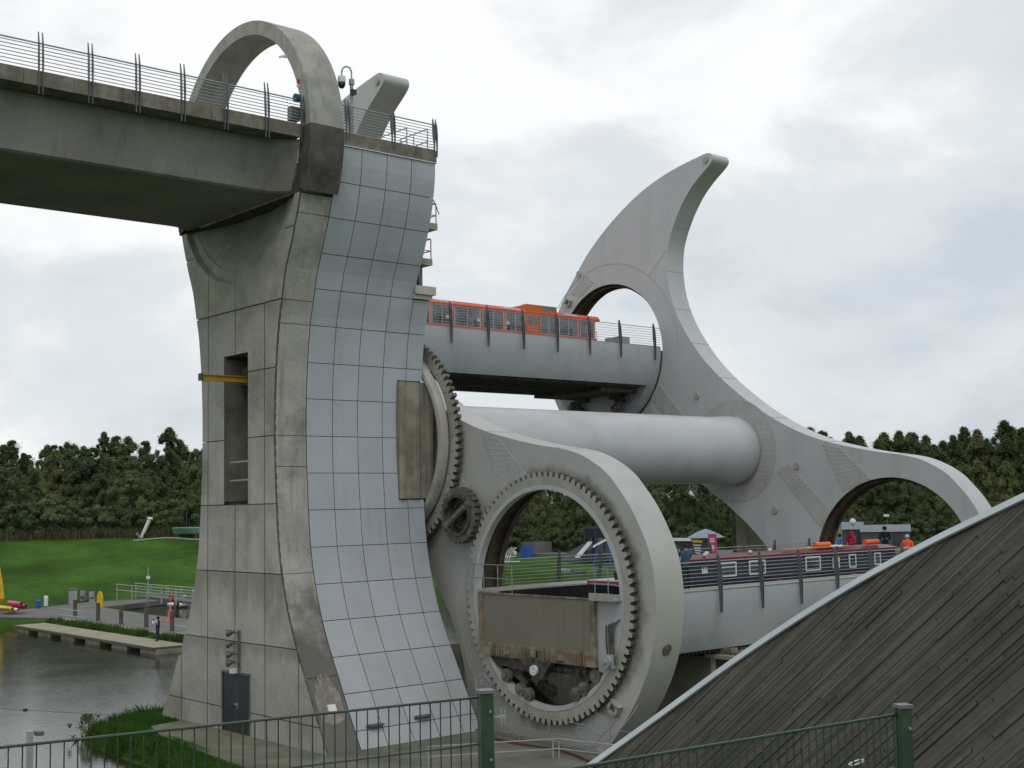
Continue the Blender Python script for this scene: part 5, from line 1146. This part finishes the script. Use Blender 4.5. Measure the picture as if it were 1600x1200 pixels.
t = thing('cafe_parasol', 'open blue grey parasol by the banner behind the narrowboat', 'parasol', (-50, 78.8, -12)); MB().tube((-50, 78.8, -12), (-50, 78.8, -5.9), .06, 8).build('pole', 'timber', t); MB().lathe([(2.15, 0), (2.1, .03), (1.0, .62), (.05, .98)], (-50, 78.8, -7.0), 8).build('canopy', 'umb', t)
t = thing('pink_banner', 'tall magenta feather banner beside the parasol', 'banner', (-46.1, 75.5, -11.8)); MB().box(-46.7, -45.6, 75.5, 75.56, -9.6, -6.5).build('cloth', 'pink', t); MB().tube((-46.75, 75.5, -11.8), (-46.75, 75.5, -6.4), .04, 6).build('pole', 'grey', t)
g = MB(); g.box(-46.5, -45.85, 75.46, 75.5, -7.4, -7.2); g.box(-46.5, -45.85, 75.46, 75.5, -7.1, -6.95); g.box(-46.4, -45.95, 75.46, 75.5, -8.2, -7.7); g.build('print', 'whitec', t)
t = thing('menu_board', 'dark notice board with a yellow heading left of the magenta banner', 'notice board', (-44.3, 70.9, -11.9)); MB().box(-45.0, -43.6, 70.9, 71.0, -10, -7.0).build('board', 'dgrey', t); MB().box(-44.95, -43.65, 70.86, 70.9, -7.25, -7.05).build('heading', 'ylw', t)
g = MB()
for k in range(4): g.box(-44.9+.1*k, -43.8-.1*(k % 2), 70.86, 70.9, -7.6-.28*k, -7.48-.28*k)
g.build('print', 'whitec', t); MB().box(-44.4, -44.2, 70.95, 71.1, -11.9, -7.1).build('leg', 'dgrey', t)
t = thing('food_kiosk', 'dark kiosk with a white canopy edge behind the person in teal', 'kiosk', (-51.5, 77.5, -12)); MB().box(-54.5, -49.5, 77.5, 80.0, -12, -7.4).build('wall', 'shed', t); MB().box(-54.0, -50.6, 76.9, 77.5, -7.35, -7.05).build('canopy', 'white', t); MB().box(-53.5, -51.5, 77.4, 77.5, -9.6, -7.9).build('hatch', 'timber', t)
t = thing('play_tower', 'blue climbing tower with a pale slide beyond the ring', 'play tower', (-80.7, 91, gz(-80.7, 91.)))
z_ = gz(-80.7, 91.)
for dx in (-1.1, 1.1):
    for dy in (-.8, .8): MB().box(-80.7+dx-.15, -80.7+dx+.15, 91+dy-.15, 91+dy+.15, z_, -6.2).build('post', 'dgrey', t)
MB().box(-82.0, -79.4, 90.1, 91.9, -7.6, -6.3).build('cabin', 'navyc', t); MB().obox((-81.3, 89.4, -9.2), (.22, .22, 0), (-.55, -.7, -1.0), (0, 0, .08)).build('slide', 'white', t)
t = thing('white_slide', 'curved white slide frame just inside the right of the ring', 'slide', (-76.2, 88.5, gz(-76.2, 88.5))); MB().obox((-76.4, 88.3, -8.0), (1.0, .9, .7), (.25, -.25, 0), (0, 0, .15)).build('chute', 'white', t)
g = MB(); z_ = gz(-76.2, 88.5); g.tube((-75.6, 89, z_), (-75.9, 88.6, -7.7), .12); g.tube((-77.4, 87.4, z_), (-77.0, 87.8, -8.6), .12); g.build('legs', 'blue', t)
g = MB(); zb = gz(-88, 95.)-.3                              # dark hard surfaced mound
g.add([(-92, 93.5, zb), (-84, 89.5, zb), (-77, 98, zb), (-86, 103, zb), (-85.5, 96, zb+3.2), (-82.5, 95.5, zb+3.3)], [(0, 1, 5, 4), (1, 2, 5), (2, 3, 4, 5), (3, 0, 4)]); struct(g.build('play_mound', 'dgrey'))
t = MB().box(-99, -95.6, 93, 96.5, gz(-97, 95.)-.2, gz(-97, 95.)+1.7).build('low_wall', 'path'); tag(t, 'low pale concrete wall beyond the mown strip', 'wall')
t = MB().box(-95.4, -93.9, 90.2, 91.2, gz(-94.6, 90.6)-.1, gz(-94.6, 90.6)+1.6).build('blue_crate', 'blue'); tag(t, 'blue crate in front of the low concrete wall', 'crate')
t = thing('metal_chairs', 'white tubular steel frame at the left inside the ring', 'frame', (-91, 84, gz(-91, 84.))); z_ = gz(-91, 84.); g = MB()
for k in range(3): g.path([(-92+k*.5, 84, z_), (-91.6+k*.5, 84.2, z_+1.4), (-90.9+k*.5, 84.6, z_+2.2)], .07, 5)
g.path([(-92.4, 83.6, z_+.9), (-90.5, 85, z_+.9)], .07); g.path([(-92.6, 83.4, z_+.2), (-90.0, 85.3, z_+.2)], .07); g.build('frame', 'white', t)
for k, (x, y, l, lab) in enumerate(((-70, 74.6, 3.4, 'low grey workboat moored by the green strip seen through the ring'), (-66, 73.4, 2.2, 'second low workboat with a black box seen through the ring'))):
    t = thing('workboat', lab, 'boat', (x, y, -12.45)); MB().obox((x, y, -12.1), (l, .6*l*.5, 0), (-.5, .9, 0), (0, 0, .45)).build('hull', 'grey', t); MB().obox((x+.4, y, -11.4), (.7, .2, 0), (-.2, .6, 0), (0, 0, .55)).build('cabin', 'dark' if k else 'rail2', t)

# ------------------------------------------------------------ vegetation
def crown_mesh(name, H, Rr, nclump, nleaf, seed, shape, ls=.2):
    rs = np.random.RandomState(seed); C = []; zb = H*.1
    for k in range(nclump):
        f = rs.rand()**.85
        z = zb+(H-zb)*f
        if shape == 'round': env = Rr*math.sqrt(max(.05, 1-((f-.42)/.62)**2))
        elif shape == 'tall': env = Rr*(1-f*.9)**.75*(.6+.4*min(1, f*5))
        else: env = Rr*(1-f**2.0)*.95+.15
        a = rs.rand()*2*PI; rr = env*math.sqrt(rs.rand())*(.98)
        C.append((rr*math.cos(a), rr*math.sin(a), z, (.45+.75*rs.rand())*Rr*.22*(1-.68*f)))
    C.append((0, 0, H-.4, .3)); C += [(rs.randn()*Rr*.12*(1.3-q_/14), rs.randn()*Rr*.12*(1.3-q_/14), H*(.76+.2*q_/16), .30-.009*q_) for q_ in range(9)]; C.append((rs.randn()*.3, rs.randn()*.3, H-1.3, .7)); C = np.array(C)
    idx = rs.randint(0, len(C), nleaf); d = rs.randn(nleaf, 3); d /= np.linalg.norm(d, axis=1)[:, None]
    rad = C[idx, 3]*(.35+.75*rs.rand(nleaf)+.9*rs.rand(nleaf)**5); pos = C[idx, :3]+d*rad[:, None]*np.array([1, 1, 1.5 if shape == 'tall' else 1.15])
    ow = pos-np.array([0, 0, H*.45]); ow /= np.linalg.norm(ow, axis=1)[:, None]+1e-6
    nrm = d*.45+ow*.6+rs.randn(nleaf, 3)*.38+np.array([0, 0, .4]); nrm /= np.linalg.norm(nrm, axis=1)[:, None]
    t = np.cross(nrm, rs.randn(nleaf, 3)); t /= np.linalg.norm(t, axis=1)[:, None]; b = np.cross(nrm, t)
    s = ls*(.6+.8*rs.rand(nleaf))[:, None]
    V = np.stack([pos-t*s, pos-b*s*.55, pos+t*s, pos+b*s*.55], 1).reshape(-1, 3)
    me = bpy.data.meshes.new(name); me.vertices.add(len(V)); me.vertices.foreach_set('co', V.ravel())
    me.loops.add(len(V)); me.loops.foreach_set('vertex_index', np.arange(len(V))); me.polygons.add(nleaf)
    me.polygons.foreach_set('loop_start', np.arange(0, len(V), 4)); me.polygons.foreach_set('loop_total', np.full(nleaf, 4)); me.update(); me.validate()
    return me, C
def trunk_mesh(H, C, seed):
    rs = random.Random(seed); g = MB(); p = Vector((0, 0, -.6)); r = .24; n = 6
    for k in range(n):
        q = Vector((rs.uniform(-.2, .2)*k*.4, rs.uniform(-.2, .2)*k*.4, H*.82*(k+1)/n)); g.tube(p, q, r, 7, r*.78, cap=False); p = q; r *= .78
    for c in C[::3][:14]:
        z = max(1.0, c[2]-1.5-abs(c[0])*.5); g.tube((0, 0, z), (c[0], c[1], c[2]), .08, 5, .03)
    return g
protos = []; LEAFN = 30000
specs = [('round', 13, 4.2, 46, 'leaf'), ('oval', 15, 3.8, 50, 'leaf'), ('tall', 16, 3.4, 50, 'leaf2'), ('oval', 14, 4.4, 52, 'leaf2'), ('round', 11, 4.4, 44, 'leaf'), ('tall', 17, 3.8, 56, 'leaf')]
hid = []
for k, (sh, H, Rr, nc, lm) in enumerate(specs):
    me, C = crown_mesh('crown', H, Rr, nc*3, LEAFN, 20+k, sh, .135)
    me.materials.append(MT[lm]); g = trunk_mesh(H, C, k); tm = bpy.data.meshes.new('trunk'); tm.from_pydata(g.v, [], g.f); tm.materials.append(MT['bark']); protos.append((me, tm, H, lm))
sme, sC = crown_mesh('shrub_crown', 4.2, 2.8, 60, 14000, 77, 'round', .12); sme.materials.append(MT['leaf'])
g = trunk_mesh(3.4, sC*.6, 5); stm = bpy.data.meshes.new('shrub_stem'); stm.from_pydata([(x*.5, y*.5, z) for x, y, z in g.v], [], g.f); stm.materials.append(MT['bark'])
def tree(k, x, y, h, zone, row):
    me, tm, H, lm = protos[k]; s = h/H
    kind = {'leaf': 'dark green', 'leaf2': 'olive green'}[lm]; sh = specs[k][0]; shd = {'round': 'rounded', 'oval': 'broad', 'tall': 'pointed'}[sh]
    t = thing('broadleaf_tree', '%s %s tree, %s of the %s' % (shd, kind, ('front row', 'middle row', 'back row')[row], zone[0]), 'tree', (x, y, gz(x, y)-.2), random.uniform(0, 6.28), zone[1]); t.scale = (s*random.uniform(.95, 1.2), s*random.uniform(.95, 1.2), s)
    a = bpy.data.objects.new('crown', me); COL.objects.link(a); a.parent = t; b = bpy.data.objects.new('trunk', tm); COL.objects.link(b); b.parent = t
    return t
random.seed(42)
ZL = ('wood above the mown field', 'trees of the wood on the left'); ZM = ('wood seen beyond the wheel', 'trees beyond the wheel'); ZR = ('wood behind the right wheel arm', 'trees of the wood on the right')
for b in range(-130, 420, 26):
    for row, D in enumerate((196, 205, 216)):
        x, y = polar(b+random.uniform(-12, 12)+row*13, D+random.uniform(-3, 3)); h = (7.2, 10.3, 12.4)[row]+random.uniform(-1.3, 1.6)+(1.5 if row == 2 and 120 < b < 260 else 0)
        tree(random.choice((0, 1, 4, 3, 3) if row < 2 else (1, 3, 0, 1, 2)), x, y, h, ZL, row)
for b in range(430, 1230, 44):
    for row, D in enumerate((204, 214)):
        x, y = polar(b+random.uniform(-14, 14)+row*20, D+random.uniform(-3, 3)); tree(random.choice((0, 1, 3, 4, 5)), x, y, (9.5, 13)[row]+random.uniform(-1.2, 1.5), ZM, row*2)
for b in range(1235, 1720, 27):
    for row, D in enumerate((200, 209, 219)):
        x, y = polar(b+random.uniform(-12, 12)+row*13, D+13+random.uniform(-3, 3)); h = (11.5, 15.2, 16.6)[row]+random.uniform(-1.8, 1.5)
        tree(random.choice((1, 3, 3, 3, 2)), x, y, h, ZR, row)
for b in range(-60, 1650, 27):
    if 330 < b < 720: continue
    D = 188.5 if b < 400 else (197 if b < 1235 else 208)
    x, y = polar(b+random.uniform(-9, 9), D+random.uniform(-2, 2))
    t = thing('shrub', ('low dense shrub at the foot of the left wood' if b < 400 else 'low dense shrub under the trees seen through and below the wheel' if b < 1235 else 'low dense shrub under the trees behind the dark sheds'), 'shrub', (x, y, gz(x, y)-.3), random.uniform(0, 6), 'shrubs at the wood edge'); q = random.uniform(.7, 1.2) if b < 400 else random.uniform(.6, 1.0); t.scale = (q*1.1, q*1.1, q)
    a = bpy.data.objects.new('crown', sme); COL.objects.link(a); a.parent = t; c_ = bpy.data.objects.new('stem', stm); COL.objects.link(c_); c_.parent = t
def blades(name, pts, hs, m, seed, wd=.02, lean=.35, label=None):
    rs = np.random.RandomState(seed); n = len(pts); P = np.array(pts); H = hs[0]+(hs[1]-hs[0])*rs.rand(n)
    a = rs.rand(n)*2*PI; t = np.stack([np.cos(a), np.sin(a), np.zeros(n)], 1)*wd; l = np.stack([rs.randn(n), rs.randn(n), np.zeros(n)], 1)*lean*H[:, None]*.6
    up = np.zeros((n, 3)); up[:, 2] = H
    V = np.stack([P-t, P+t, P+l*.3+up*.6+t*.7, P+l+up, P+l*.3+up*.6-t*.7], 1).reshape(-1, 3)
    me = bpy.data.meshes.new(name); me.vertices.add(len(V)); me.vertices.foreach_set('co', V.ravel()); me.loops.add(len(V)); me.loops.foreach_set('vertex_index', np.arange(len(V)))
    me.polygons.add(n); me.polygons.foreach_set('loop_start', np.arange(0, len(V), 5)); me.polygons.foreach_set('loop_total', np.full(n, 5)); me.update(); me.validate()
    me.materials.append(MT[m]); o = bpy.data.objects.new(name, me); COL.objects.link(o); o['kind'] = 'stuff'; 
    if label: o['label'] = label; o['category'] = name.replace('_', ' ')
    return o
rs = np.random.RandomState(1)
X = rs.uniform(-61, -35.5, 16000); Y = 7.25+rs.rand(16000)*1.3
blades('reeds', np.stack([X, Y, np.full(16000, -12.4)], 1)[np.sin(X*1.1)+np.sin(X*.37+2)+rs.randn(16000)*.6 > -.7], (.35, .95), 'reed', 2, .03, .3, 'strip of tall green reeds along the back of the floating jetty')
# bank grass round the tower foot
X = rs.uniform(-9.6, 10, 90000); Y = rs.uniform(-13.6, -6.2, 90000); d = sdf(X, Y, P1)
ok = (d > .1)&(((Y < -10.35-.08*X)&(X < 9)) | ((X < -5.0)&(X > -9.5)&(Y < -7)) | ((X < -4.4)&(Y < -9.3))) & ~((X > -7.3)&(Y > -8.05))
X, Y = X[ok], Y[ok]; Zb = ground_z(X, Y)-.03
blades('bank_grass', np.stack([X, Y, Zb], 1), (.05, .17), 'lawn', 4, .014, .5, 'rough green grass on the bank at the foot of the tower')
wr = rs.rand(2600); k = np.interp(wr, [0, .3, .6, 1], [0, 1, 2, 3]); 
WX = np.interp(wr, [0, .15, .3, .5, .7, .85, 1], [-9.2, -8.9, -7.8, -6.1, -3.6, -.8, 4])+rs.randn(2600)*.25; WY = np.interp(wr, [0, .15, .3, .5, .7, .85, 1], [-6.8, -8.4, -10, -11.7, -12.2, -12.3, -12.4])+rs.randn(2600)*.25
blades('bank_weeds', np.stack([WX, WY, ground_z(WX, WY)-.05], 1), (.15, .55), 'reed', 6, .016, .6, 'taller straggling weeds along the water edge')
t = thing('bank_bush', 'small straggly bush at the water edge left of the grass bank', 'bush', (-6.2, -11.7, -12.3)); t.scale = (.8, .8, .6); me, C = crown_mesh('foliage', 1.5, 1.0, 16, 900, 99, 'round', .07); me.materials.append(MT['leaf']); a = bpy.data.objects.new('foliage', me); COL.objects.link(a); a.parent = t
g = MB(); random.seed(8)
for k in range(16): a = random.uniform(0, 6.28); g.tube((0, 0, 0), (math.cos(a)*random.uniform(.3, 1.1), math.sin(a)*random.uniform(.3, 1.1), random.uniform(.8, 1.7)), .018, 4, .006)
g.build('stems', 'bark', t, local=True)
n = 14000; b_ = rs.uniform(-80, 400, n); D_ = rs.uniform(183, 191, n); XY = [polar(b, D) for b, D in zip(b_, D_)]; X = np.array([p[0] for p in XY]); Y = np.array([p[1] for p in XY])
blades('wood_edge_grass', np.stack([X, Y, ground_z(X, Y)-.05], 1), (.5, 1.4), 'scrub', 8, .05, .5, 'rough brownish grass between the mown field and the wood')
